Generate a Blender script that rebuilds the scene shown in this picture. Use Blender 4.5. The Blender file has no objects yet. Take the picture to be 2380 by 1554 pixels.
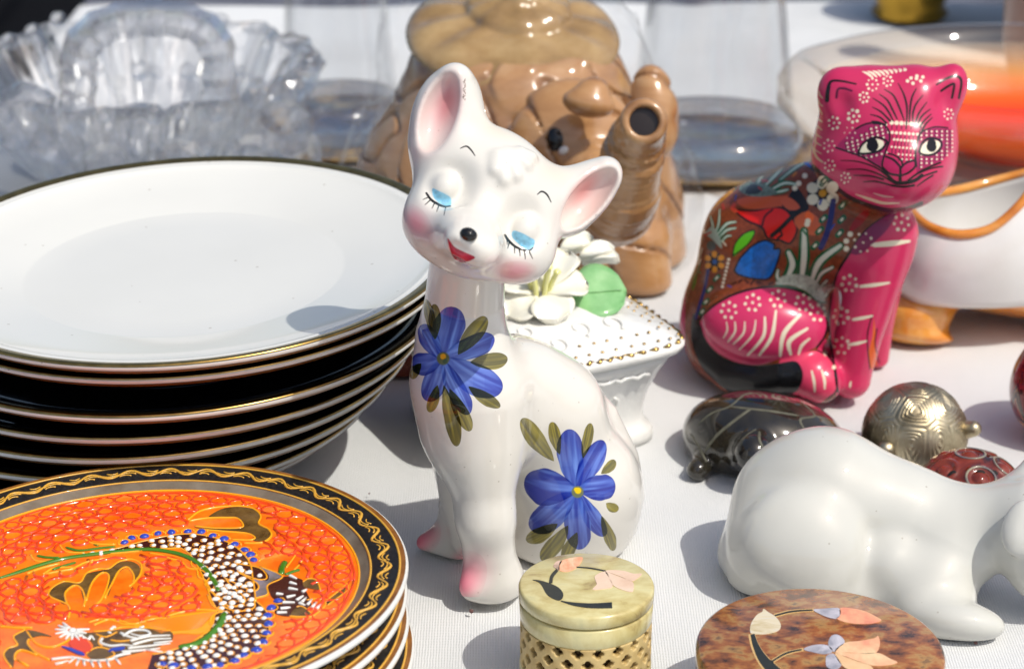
import bpy, bmesh, math, random
import numpy as np
from mathutils import Vector, Matrix
from mathutils.geometry import tessellate_polygon

# ------------------------------------------------------------------ camera, sky, sun, exposure
scene = bpy.context.scene
COL = scene.collection
CAM_H = 0.39
PITCH = math.radians(22.5)
FPX = 5289.0                       # focal length in pixels of a 2380 x 1554 frame
SUN_EL, SUN_AZ = 55.0, 48.0        # elevation; degrees from "behind the viewer" towards the right

cd = bpy.data.cameras.new("camera")
cam = bpy.data.objects.new("camera", cd); COL.objects.link(cam)
cam.location = (0, 0, CAM_H)
cam.rotation_euler = (math.pi / 2 - PITCH, 0, 0)
cd.sensor_width = 36.0
cd.lens = 80.0
cd.clip_start = 0.02
cd.clip_end = 200
cd.dof.use_dof = True
cd.dof.focus_distance = 0.765
cd.dof.aperture_fstop = 15.0
cd.dof.aperture_blades = 0
scene.camera = cam

world = bpy.data.worlds.new("World"); scene.world = world
world.use_nodes = True
wn = world.node_tree.nodes; wl = world.node_tree.links
wn.clear()
sky = wn.new("ShaderNodeTexSky"); sky.sky_type = 'NISHITA'; sky.sun_disc = False
sky.sun_elevation = math.radians(SUN_EL)
sky.dust_density = 3.0; sky.ozone_density = 1.0
sky.sun_rotation = math.radians(180.0 - SUN_AZ)
bg = wn.new("ShaderNodeBackground"); bg.inputs[1].default_value = 0.13
wo = wn.new("ShaderNodeOutputWorld")
wl.new(sky.outputs[0], bg.inputs[0]); wl.new(bg.outputs[0], wo.inputs[0])

sd = bpy.data.lights.new("sun", 'SUN'); sun = bpy.data.objects.new("sun", sd); COL.objects.link(sun)
sd.energy = 3.05; sd.angle = math.radians(0.5); sd.color = (1.0, 0.965, 0.885)
_el, _az = math.radians(SUN_EL), math.radians(SUN_AZ)
SUN_DIR = Vector((math.cos(_el) * math.sin(_az), -math.cos(_el) * math.cos(_az), math.sin(_el)))
sun.rotation_euler = SUN_DIR.to_track_quat('Z', 'Y').to_euler()
sun.location = (0.5, -0.5, 2)

scene.render.engine = 'CYCLES'
scene.view_settings.view_transform = 'Standard'
scene.view_settings.look = 'None'
scene.view_settings.gamma = 1.0
scene.view_settings.exposure = 0.05
scene.view_settings.use_curve_mapping = False
cy = scene.cycles
cy.use_denoising = True
cy.max_bounces = 10; cy.diffuse_bounces = 4; cy.glossy_bounces = 5
cy.transmission_bounces = 10; cy.transparent_max_bounces = 16
cy.caustics_reflective = False; cy.caustics_refractive = False
cy.sample_clamp_indirect = 6.0
cy.blur_glossy = 0.1

random.seed(7)
RNG = np.random.default_rng(7)

# ------------------------------------------------------------------ measuring helpers
_f = np.array([0, math.cos(PITCH), -math.sin(PITCH)])
_u = np.array([0, math.sin(PITCH), math.cos(PITCH)])
_c = np.array([0, 0, CAM_H])
def ray(px, py):
    px = np.asarray(px, float)[..., None]; py = np.asarray(py, float)[..., None]
    return _f + (px - 1190) / FPX * np.array([1., 0, 0]) - (py - 777) / FPX * _u
def at(px, py, y):
    """the point seen at (px, py) that lies y metres away over the ground"""
    d = ray(px, py); return _c + d * (np.asarray(y, float)[..., None] / d[..., 1:2])
def onz(px, py, z):
    d = ray(px, py); return _c + d * ((z - CAM_H) / d[..., 2:3])
def rad(px, py, y, r):
    return r * float(y / ray(px, py)[1]) / FPX
def project(p):
    q = np.asarray(p, float) - _c; d = q @ _f
    return np.stack([1190 + FPX * q[..., 0] / d, 777 - FPX * (q @ _u) / d], -1)

# ------------------------------------------------------------------ objects
def link(o, parent=None):
    COL.objects.link(o)
    if parent is not None:
        o.parent = parent
    return o
def tag(o, label=None, cat=None, group=None, kind=None):
    if label: o["label"] = label
    if cat: o["category"] = cat
    if group: o["group"] = group
    if kind: o["kind"] = kind
    return o
def mesh_obj(name, v, f, mat=None, parent=None, smooth=True, loc=None, mats=None, midx=None):
    me = bpy.data.meshes.new(name)
    v = np.asarray(v, float)
    if loc is not None: v = v - np.asarray(loc)
    me.from_pydata(v.tolist(), [], [list(map(int, q)) for q in f])
    if mats:
        for m in mats: me.materials.append(m)
        if midx is not None: me.polygons.foreach_set("material_index", np.asarray(midx, np.int32))
    elif mat: me.materials.append(mat)
    if smooth: me.polygons.foreach_set("use_smooth", np.ones(len(me.polygons), bool))
    me.update()
    o = bpy.data.objects.new(name, me)
    if loc is not None: o.location = loc
    return link(o, parent)
def empty(name, loc=(0, 0, 0), rot=(0, 0, 0)):
    o = bpy.data.objects.new(name, None); o.location = loc; o.rotation_euler = rot
    o.empty_display_size = 0.01
    return link(o)
def part_of(o, parent):
    """parent an object whose mesh is in world coordinates"""
    o.parent = parent
    o.matrix_parent_inverse = Matrix.Translation(-Vector(parent.location)) if parent.type == 'EMPTY' else Matrix()
    return o
def copy_tree(o, parent=None, skip=()):
    c = o.copy(); COL.objects.link(c); c.parent = parent
    for ch in o.children:
        if ch.name.split('.')[0] in skip: continue
        copy_tree(ch, c, skip)
    return c

class MB:
    """collects geometry for one mesh"""
    def __init__(s): s.v = []; s.f = []; s.m = []; s.n = 0
    def add(s, v, f, m=0):
        v = np.asarray(v, float); s.v.append(v)
        s.f += [[i + s.n for i in q] for q in f]; s.m += [m] * len(f); s.n += len(v)
    def build(s, name, mat=None, parent=None, smooth=True, loc=None, mats=None):
        return mesh_obj(name, np.concatenate(s.v), s.f, mat, parent, smooth, loc, mats, s.m if mats else None)

def lathe_geo(prof, n=96, center=(0, 0, 0), sx=1., sy=1., wob=None, cap=True):
    prof = np.asarray(prof, float); k = len(prof)
    t = np.linspace(0, 2 * np.pi, n, endpoint=False)
    r = prof[:, 0][:, None] * np.ones(n)
    if wob is not None: r = r * wob(t, prof[:, 1][:, None])
    v = np.stack([r * np.cos(t) * sx, r * np.sin(t) * sy, prof[:, 1][:, None] * np.ones(n)], -1).reshape(-1, 3) + np.asarray(center)
    f = []
    for i in range(k - 1):
        for j in range(n):
            j2 = (j + 1) % n
            f.append([i * n + j, i * n + j2, (i + 1) * n + j2, (i + 1) * n + j])
    if cap and prof[0, 0] > 1e-7: f.append(list(range(n))[::-1])
    if cap and prof[-1, 0] > 1e-7: f.append([(k - 1) * n + j for j in range(n)])
    return v, f
def smooth_curve(p, m=6, closed=False):
    p = np.asarray(p, float)
    n = len(p)
    if n < 3: return p
    out = []
    for i in range(n if closed else n - 1):
        if closed: a, b, c, d = p[(i - 1) % n], p[i], p[(i + 1) % n], p[(i + 2) % n]
        else: a, b, c, d = p[max(i - 1, 0)], p[i], p[i + 1], p[min(i + 2, n - 1)]
        for t in np.arange(m) / m:
            out.append(.5 * ((2 * b) + (c - a) * t + (2 * a - 5 * b + 4 * c - d) * t * t + (3 * b - a - 3 * c + d) * t ** 3))
    if not closed: out.append(p[-1])
    return np.array(out)
def tube_geo(p, r, sides=6, up=None, closed=False, flat=1.0):
    p = np.asarray(p, float); n = len(p)
    r = np.broadcast_to(np.asarray(r, float), (n,))
    t = np.roll(p, -1, 0) - np.roll(p, 1, 0)
    if not closed: t[0] = p[1] - p[0]; t[-1] = p[-1] - p[-2]
    t /= np.linalg.norm(t, axis=1)[:, None] + 1e-12
    up = np.array([0, 0, 1.]) if up is None else np.asarray(up, float)
    up = np.broadcast_to(up, (n, 3))
    s = np.cross(t, up); ln = np.linalg.norm(s, axis=1)[:, None]
    s = np.where(ln > 1e-5, s / np.maximum(ln, 1e-9), np.array([1., 0, 0])); w = np.cross(s, t)
    a = np.linspace(0, 2 * np.pi, sides, endpoint=False)
    v = (p[:, None] + r[:, None, None] * (np.cos(a)[None, :, None] * s[:, None] + flat * np.sin(a)[None, :, None] * w[:, None])).reshape(-1, 3)
    f = []
    for i in range(n if closed else n - 1):
        i2 = (i + 1) % n
        for j in range(sides):
            j2 = (j + 1) % sides
            f.append([i * sides + j, i * sides + j2, i2 * sides + j2, i2 * sides + j])
    if not closed:
        f.append(list(range(sides))[::-1]); f.append([(n - 1) * sides + j for j in range(sides)])
    return v, f
def dome_geo(c, r, up=(0, 0, 1), h=1., seg=10, rings=4, sx=1., ang=0.):
    up = np.asarray(up, float); up /= np.linalg.norm(up)
    a = np.cross(up, [0, 1., 0]); a /= np.linalg.norm(a); b = np.cross(up, a)
    a, b = a * math.cos(ang) + b * math.sin(ang), b * math.cos(ang) - a * math.sin(ang)
    v = []; f = []
    for i in range(rings):
        e = i / rings * math.pi / 2
        for j in range(seg):
            t = 2 * math.pi * j / seg
            v.append(np.asarray(c) + r * (math.cos(e) * (sx * math.cos(t) * a + math.sin(t) * b) + h * math.sin(e) * up))
    v.append(np.asarray(c) + r * h * up)
    for i in range(rings - 1):
        for j in range(seg):
            j2 = (j + 1) % seg
            f.append([i * seg + j, i * seg + j2, (i + 1) * seg + j2, (i + 1) * seg + j])
    for j in range(seg): f.append([(rings - 1) * seg + j, (rings - 1) * seg + (j + 1) % seg, rings * seg])
    return v, f
def prism_geo(poly, up, h):
    """flat polygon (3-D points) given a thickness h along up"""
    p = np.asarray(poly, float); n = len(p); up = np.asarray(up, float)
    v = np.concatenate([p, p + up * h])
    tri = tessellate_polygon([[Vector(q) for q in p]])
    f = []
    for a, b, c in tri:
        nn = np.cross(p[b] - p[a], p[c] - p[a])
        if nn @ up < 0: a, b = b, a
        f.append([a + n, b + n, c + n])
    s = 0.
    for i in range(n):
        q = p[(i + 1) % n]; s += np.cross(p[i] - p[0], q - p[0]) @ up
    for i in range(n):
        j = (i + 1) % n
        f.append([i, j, j + n, i + n] if s > 0 else [j, i, i + n, j + n])
    return v, f

# ------------------------------------------------------------------ distance-field modelling
def smin(a, b, k):
    h = np.clip(.5 + .5 * (b - a) / k, 0, 1)
    return b + (a - b) * h - k * h * (1 - h)
def smax(a, b, k): return -smin(-a, -b, k)
def sph(p, c, r): return np.sqrt(((p - c) ** 2).sum(-1)) - r
def ell(p, c, r, M=None):
    q = p - np.asarray(c)
    if M is not None: q = q @ M
    r = np.asarray(r, q.dtype)
    k0 = np.sqrt(((q / r) ** 2).sum(-1)); k1 = np.sqrt(((q / (r * r)) ** 2).sum(-1))
    return k0 * (k0 - 1) / np.maximum(k1, 1e-9)
def cone(p, a, b, ra, rb):
    a = np.asarray(a, p.dtype); b = np.asarray(b, p.dtype); d = b - a
    h = np.clip(((p - a) @ d) / max(float(d @ d), 1e-12), 0, 1)
    return np.sqrt(((p - a - h[..., None] * d) ** 2).sum(-1)) - (ra + (rb - ra) * h)
class Field:
    """a list of soft-blended solids measured in photograph pixels at a stated distance"""
    def __init__(s, dy=0.): s.ops = []; s.dy = dy
    def sph(s, px, py, y, r, k=.006):
        y = y + s.dy; c, R = at(px, py, y), rad(px, py, y, r); s.ops.append(('u', lambda p: sph(p, c, R), k)); return s
    def cone(s, a, b, k=.006):
        a = (a[0], a[1], a[2] + s.dy, a[3]); b = (b[0], b[1], b[2] + s.dy, b[3]); A, B = at(*a[:3]), at(*b[:3]); ra, rb = rad(*a), rad(*b)
        s.ops.append(('u', lambda p: cone(p, A, B, ra, rb), k)); return s
    def chain(s, pts, k=.006):
        A = [at(*q[:3]) for q in pts]; R = [rad(*q) for q in pts]
        def g(p):
            d = cone(p, A[0], A[1], R[0], R[1])
            for i in range(1, len(A) - 1): d = np.minimum(d, cone(p, A[i], A[i + 1], R[i], R[i + 1]))
            return d
        s.ops.append(('u', g, k)); return s
    def ell(s, px, py, y, rx, ry, rd, ang=0., k=.006, op='u'):
        y = y + s.dy; c = at(px, py, y); M = frame(px, py, ang)
        r = [rad(px, py, y, q) for q in (rx, ry, rd)]
        s.ops.append((op, lambda p: ell(p, c, r, M), k)); return s
    def cut(s, *a, **kw): return s.ell(*a, op='s', **kw)
    def cutf(s, g, k): s.ops.append(('s', g, k)); return s
    def add(s, g, k): s.ops.append(('u', g, k)); return s
    def floor(s, z=0., k=.002): s.ops.append(('i', lambda p: z - p[..., 2], k)); return s
    def __call__(s, p):
        d = None
        for op, g, k in s.ops:
            e = g(p)
            if d is None: d = e
            elif op == 'u': d = smin(d, e, k)
            elif op == 's': d = smax(d, -e, k)
            else: d = smax(d, e, k)
        return d
def frame(px, py, ang=0.):
    """columns: image right, image up, towards the viewer, turned by ang degrees (clockwise)"""
    v = -ray(px, py); v = v / np.linalg.norm(v)
    r = np.cross([0, 0, 1.], v); r /= np.linalg.norm(r); u = np.cross(v, r)
    c, s_ = math.cos(math.radians(ang)), math.sin(math.radians(ang))
    return np.stack([c * r - s_ * u, s_ * r + c * u, v], 1)
def hit(f, px, py, y0=.4, y1=1.6):
    """points of the surface seen at pixels (nan where missed)"""
    px = np.atleast_1d(np.asarray(px, float)); py = np.atleast_1d(np.asarray(py, float))
    d = ray(px, py); d = d / np.linalg.norm(d, axis=1)[:, None]
    t = y0 / d[:, 1]
    for _ in range(70): t = t + .88 * f(_c + d * t[:, None])
    p = _c + d * t[:, None]
    bad = (np.abs(f(p)) > .001) | (p[:, 1] > y1)
    p[bad] = np.nan
    return p
def grad(f, p, e=2e-4):
    g = np.stack([f(p + np.eye(3)[i] * e) - f(p - np.eye(3)[i] * e) for i in range(3)], -1)
    return g / (np.linalg.norm(g, axis=-1)[..., None] + 1e-12)
def surf_nets(f, lo, hi, vox, it=3):
    lo = np.asarray(lo, float); hi = np.asarray(hi, float)
    B = 6
    nb = np.maximum(1, np.ceil((hi - lo) / (vox * B)).astype(int)); n = nb * B
    bc = np.stack(np.meshgrid(*[(np.arange(k) + .5) * B * vox - .5 * vox for k in nb], indexing='ij'), -1) + lo
    cv = f(bc.reshape(-1, 3)).reshape(nb)
    val = np.repeat(np.repeat(np.repeat(cv, B, 0), B, 1), B, 2).astype(np.float32)
    act = np.argwhere(np.abs(cv) < 10 * vox)
    off = np.stack(np.meshgrid(*[np.arange(B)] * 3, indexing='ij'), -1).reshape(-1, 3)
    for s in range(0, len(act), 2500):
        ii = (act[s:s + 2500, None] * B + off[None]).reshape(-1, 3)
        val[ii[:, 0], ii[:, 1], ii[:, 2]] = f(lo + ii * vox)
    ins = val < 0
    cnt = np.zeros(n - 1, np.int8)
    cor = [(a, b, c) for a in (0, 1) for b in (0, 1) for c in (0, 1)]
    sl = lambda a, k: slice(a, k - 1 + a)
    for a, b, c in cor: cnt += ins[sl(a, n[0]), sl(b, n[1]), sl(c, n[2])]
    cell = np.argwhere((cnt > 0) & (cnt < 8))
    idx = -np.ones(n - 1, np.int64); idx[cell[:, 0], cell[:, 1], cell[:, 2]] = np.arange(len(cell))
    acc = np.zeros((len(cell), 3)); num = np.zeros(len(cell))
    V = {q: val[cell[:, 0] + q[0], cell[:, 1] + q[1], cell[:, 2] + q[2]] for q in cor}
    for q in cor:
        for ax in range(3):
            if q[ax]: continue
            r = list(q); r[ax] = 1; r = tuple(r)
            a, b = V[q], V[r]; x = (a < 0) != (b < 0)
            t = np.where(x, a / np.where(x, a - b, 1), 0)
            pos = np.array(q, float)[None].repeat(len(cell), 0); pos[:, ax] += t
            acc[x] += pos[x]; num[x] += 1
    v = lo + (cell + acc / num[:, None]) * vox
    quads = []
    for ax in range(3):
        o1, o2 = (ax + 1) % 3, (ax + 2) % 3
        s0 = [slice(1, k - 1) for k in n]; s0[ax] = slice(0, n[ax] - 1)
        s1 = list(s0); s1[ax] = slice(1, n[ax])
        A, Bv = ins[tuple(s0)], ins[tuple(s1)]
        e = np.argwhere(A != Bv)
        flip = A[e[:, 0], e[:, 1], e[:, 2]]
        e = e + np.array([0 if k == ax else 1 for k in range(3)])
        def cellat(d1, d2):
            c = e.copy(); c[:, o1] -= d1; c[:, o2] -= d2
            return idx[c[:, 0], c[:, 1], c[:, 2]]
        q = np.stack([cellat(1, 1), cellat(0, 1), cellat(0, 0), cellat(1, 0)], 1)
        q[~flip] = q[~flip][:, ::-1]
        quads.append(q)
    quads = np.concatenate(quads); quads = quads[(quads >= 0).all(1)]
    for _ in range(it):
        g = grad(f, v); d = f(v)
        v = v - np.clip(d, -vox, vox)[:, None] * g * .9
    return v, quads
def sdf_obj(name, f, lo, hi, vox, mat, parent=None, loc=None):
    v, q = surf_nets(f, lo, hi, vox)
    me = bpy.data.meshes.new(name)
    o3 = np.zeros(3) if loc is None else np.asarray(loc, float)
    me.vertices.add(len(v)); me.vertices.foreach_set("co", (v - o3).astype(np.float32).ravel())
    me.loops.add(q.size); me.loops.foreach_set("vertex_index", q.astype(np.int32).ravel())
    me.polygons.add(len(q)); me.polygons.foreach_set("loop_start", (np.arange(len(q)) * 4).astype(np.int32))
    me.polygons.foreach_set("use_smooth", np.ones(len(q), bool))
    me.update(calc_edges=True); me.validate()
    if mat: me.materials.append(mat)
    o = bpy.data.objects.new(name, me)
    if loc is not None: o.location = loc
    link(o, parent)
    o_world_v = v
    return o, o_world_v
def vert_attr(o, name, a):
    at_ = o.data.attributes.new(name, 'FLOAT', 'POINT'); at_.data.foreach_set("value", np.asarray(a, np.float32))

# ------------------------------------------------------------------ hand-painted decoration: a canvas wrapped on the surface
def lin(c):
    c = np.asarray(c, float) / 255.
    return tuple(np.where(c <= .04045, c / 12.92, ((c + .055) / 1.055) ** 2.4)) 
def L(*c): return (*lin(c), 1.)
def noise1(x, seed=0):
    r = np.random.default_rng(seed); t = r.random(512)
    i = np.floor(x).astype(int); f = x - i; f = f * f * (3 - 2 * f)
    return t[i % 512] * (1 - f) + t[(i + 1) % 512] * f
def noise2(x, y, seed=0):
    r = np.random.default_rng(seed); t = r.random((64, 64))
    i = np.floor(x).astype(int); j = np.floor(y).astype(int); f = x - i; g = y - j
    f = f * f * (3 - 2 * f); g = g * g * (3 - 2 * g)
    a = t[i % 64, j % 64] * (1 - f) + t[(i + 1) % 64, j % 64] * f
    b = t[i % 64, (j + 1) % 64] * (1 - f) + t[(i + 1) % 64, (j + 1) % 64] * f
    return a * (1 - g) + b * g
class Canvas:
    def __init__(s, x0, y0, x1, y1, sc, bgc=(255, 255, 255), alpha=0.):
        s.x0, s.y0, s.sc = x0, y0, sc; s.w, s.h = int((x1 - x0) * sc), int((y1 - y0) * sc)
        s.a = np.zeros((s.h, s.w, 4), np.float32); s.a[..., :3] = np.array(bgc) / 255.; s.a[..., 3] = alpha
        s.map = None
    def pt(s, p):
        p = np.atleast_2d(np.asarray(p, float))
        if s.map: p = s.map(p)
        return (p - [s.x0, s.y0]) * s.sc
    def box(s, p, m):
        lo = np.floor(p.min(0) - m).astype(int); hi = np.ceil(p.max(0) + m).astype(int) + 1
        lo = np.clip(lo, 0, [s.w, s.h]); hi = np.clip(hi, 0, [s.w, s.h])
        if (hi <= lo).any(): return None
        X, Y = np.meshgrid(np.arange(lo[0], hi[0]) + .5, np.arange(lo[1], hi[1]) + .5)
        return X, Y, (slice(lo[1], hi[1]), slice(lo[0], hi[0]))
    def lay(s, S, cov, col, mul=False):
        cov = np.clip(cov, 0, 1)[..., None]; col = np.asarray(col, np.float32) / 255.
        if col.ndim == 1: col = col[None, None]
        R = s.a[S]
        if mul:
            base = R[..., :3] * R[..., 3:] + (1 - R[..., 3:])
            n = base * (1 - cov) + base * col * cov
        else: n = R[..., :3] * (1 - cov) + col * cov
        A = R[..., 3:] + cov * (1 - R[..., 3:])
        if not mul: n = np.where(R[..., 3:] < .01, col, n)
        s.a[S] = np.concatenate([n, A], -1)
    def stroke(s, pts, w, col, al=1., soft=1.2, mul=False, curve=True):
        p = s.pt(pts)
        w = np.broadcast_to(np.asarray(w, float), (len(p),)) * s.sc * .5
        if curve and len(p) > 2:
            q = smooth_curve(np.column_stack([p, w]), 5); p, w = q[:, :2], np.maximum(q[:, 2], .2)
        b = s.box(p, w.max() + 3)
        if b is None: return
        X, Y, S = b; D = np.full(X.shape, 1e9)
        for i in range(max(1, len(p) - 1)):
            a = p[i]; c = p[min(i + 1, len(p) - 1)]; d = c - a
            h = np.clip(((X - a[0]) * d[0] + (Y - a[1]) * d[1]) / max(d @ d, 1e-9), 0, 1)
            D = np.minimum(D, np.hypot(X - a[0] - h * d[0], Y - a[1] - h * d[1]) - (w[i] + (w[min(i + 1, len(p) - 1)] - w[i]) * h))
        s.lay(S, (.5 - D / soft) * al if soft <= 2 else np.clip(.5 - D / soft, 0, 1) * al, col, mul)
    def dot(s, x, y, r, col, **k): s.stroke([(x, y)], 2 * r, col, **k)
    def blob(s, x, y, rx, ry, ang, col, al=1., pw=1.):
        """soft airbrushed spot"""
        c = s.pt([(x, y)])[0]; m = max(rx, ry) * s.sc
        X, Y, S = s.box(np.array([c]), m * 1.4)
        a = math.radians(ang); dx, dy = X - c[0], Y - c[1]
        u = (dx * math.cos(a) + dy * math.sin(a)) / (rx * s.sc); v = (-dx * math.sin(a) + dy * math.cos(a)) / (ry * s.sc)
        s.lay(S, al * np.clip(1 - (u * u + v * v) / 1.7, 0, 1) ** (1.2 + pw * 1.7), col)
    def poly(s, pts, col, al=1., curve=0, tex=0., mul=False):
        p = s.pt(pts)
        if curve: p = smooth_curve(p, curve, True)
        b = s.box(p, 3)
        if b is None: return
        X, Y, S = b; D = np.full(X.shape, 1e9); ins = np.zeros(X.shape, bool)
        for i in range(len(p)):
            a = p[i]; c = p[(i + 1) % len(p)]; d = c - a
            h = np.clip(((X - a[0]) * d[0] + (Y - a[1]) * d[1]) / max(d @ d, 1e-9), 0, 1)
            D = np.minimum(D, np.hypot(X - a[0] - h * d[0], Y - a[1] - h * d[1]))
            if a[1] != c[1]:
                ins ^= ((a[1] > Y) != (c[1] > Y)) & (X < (c[0] - a[0]) * (Y - a[1]) / (c[1] - a[1]) + a[0])
        D = np.where(ins, -D, D)
        cc = np.asarray(col, float)[None, None] * np.ones(X.shape + (1,))
        if tex: cc = cc * (1 + tex * (noise2(X / 9, Y / 9, 3) + .5 * noise2(X / 3, Y / 3, 4) - .75))[..., None]
        s.lay(S, np.clip(.5 - D / 1.2, 0, 1) * al, np.clip(cc, 0, 255), mul)
    def petal(s, base, tip, W, deep, light, seed, al=1., mul=False, fat=.62, tdark=0.):
        p = s.pt([base, tip]); W = W * s.sc
        b = s.box(p, W)
        if b is None: return
        X, Y, S = b; d = p[1] - p[0]; ln = np.hypot(*d); d = d / ln
        u = ((X - p[0, 0]) * d[0] + (Y - p[0, 1]) * d[1]) / ln; v = (-(X - p[0, 0]) * d[1] + (Y - p[0, 1]) * d[0])
        v = v + W * .05 * np.sin(u * 4 + seed)
        uu = np.clip(u, 0, 1)
        w = W / 2 * np.where(uu < fat, np.sin(uu / fat * math.pi / 2) ** .8, np.sqrt(np.clip(1 - ((uu - fat) / (1 - fat)) ** 2, 0, 1)))
        w = w * (1 + .10 * (noise1(u * 6, seed + 9) - .5))
        D = np.maximum(np.abs(v) - w, np.maximum(-u, u - 1) * ln)
        st = noise1(v / (W / 2) * 5 + 20 + seed * 7, seed) * .6 + .4 * noise2(u * 3 + 5, v / W * 14 + 9, seed)
        mix = np.clip((st - .25) * 1.5 - tdark * np.clip(uu - .5, 0, 1) * 2 + .1, 0, 1)[..., None]
        col = np.asarray(deep, float) * (1 - mix) + np.asarray(light, float) * mix
        edge = np.clip(1 - (-D) / (W * .10), 0, 1)[..., None]
        col = col * (1 - .12 * edge)
        s.lay(S, np.clip(.5 - D / 1.6, 0, 1) * al, col, mul)
    def image(s, name):
        im = bpy.data.images.new(name, s.w, s.h, alpha=True)
        im.alpha_mode = 'STRAIGHT' if hasattr(im, 'alpha_mode') else im.alpha_mode
        im.pixels.foreach_set(np.ascontiguousarray(s.a[::-1]).astype(np.float32).ravel()); im.update(); im.pack()
        return im
def planar(px, py, y):
    """a flat painting plane through a point: returns world -> painting coordinates"""
    c = at(px, py, y); p0 = project(c)
    J = np.stack([(project(c + np.eye(3)[i] * 1e-4) - p0) / 1e-4 for i in range(3)], 1)
    return lambda p: (np.asarray(p) - c) @ J.T + p0
def paint_map(f, pm, x0, y0, x1, y1, y_far, step=7.):
    """where a point of the photograph falls on the painting plane, tabulated once over the figure"""
    gx = np.arange(x0 - step, x1 + 2 * step, step); gy = np.arange(y0 - step, y1 + 2 * step, step)
    X, Y = np.meshgrid(gx, gy, indexing='ij'); xs, ys = X.ravel(), Y.ravel()
    q = hit(f, xs, ys); bad = np.isnan(q[:, 0])
    off = (pm(np.where(bad[:, None], at(xs, ys, np.full(len(xs), y_far)), q)) - np.stack([xs, ys], 1)).reshape(X.shape + (2,))
    def m(p):
        u = np.clip((p[:, 0] - gx[0]) / step, 0, len(gx) - 1.001); v = np.clip((p[:, 1] - gy[0]) / step, 0, len(gy) - 1.001)
        i, j = u.astype(int), v.astype(int); a, b = (u - i)[:, None], (v - j)[:, None]
        return p + off[i, j] * (1 - a) * (1 - b) + off[i + 1, j] * a * (1 - b) + off[i, j + 1] * (1 - a) * b + off[i + 1, j + 1] * a * b
    return m
def set_uv(o, v, can, pm):
    q = (pm(v) - [can.x0, can.y0]) * can.sc
    uv = np.stack([q[:, 0] / can.w, 1 - q[:, 1] / can.h], 1)
    me = o.data; lay = me.uv_layers.new(name="painting")
    li = np.zeros(len(me.loops), np.int32); me.loops.foreach_get("vertex_index", li)
    lay.data.foreach_set("uv", uv[li].astype(np.float32).ravel())
def facing(o, direction):
    me = o.data; n = np.zeros(len(me.vertices) * 3, np.float32); me.vertices.foreach_get("normal", n)
    vert_attr(o, "painted_side", np.clip((n.reshape(-1, 3) @ np.asarray(direction) + .02) / .12, 0, 1))

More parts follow.
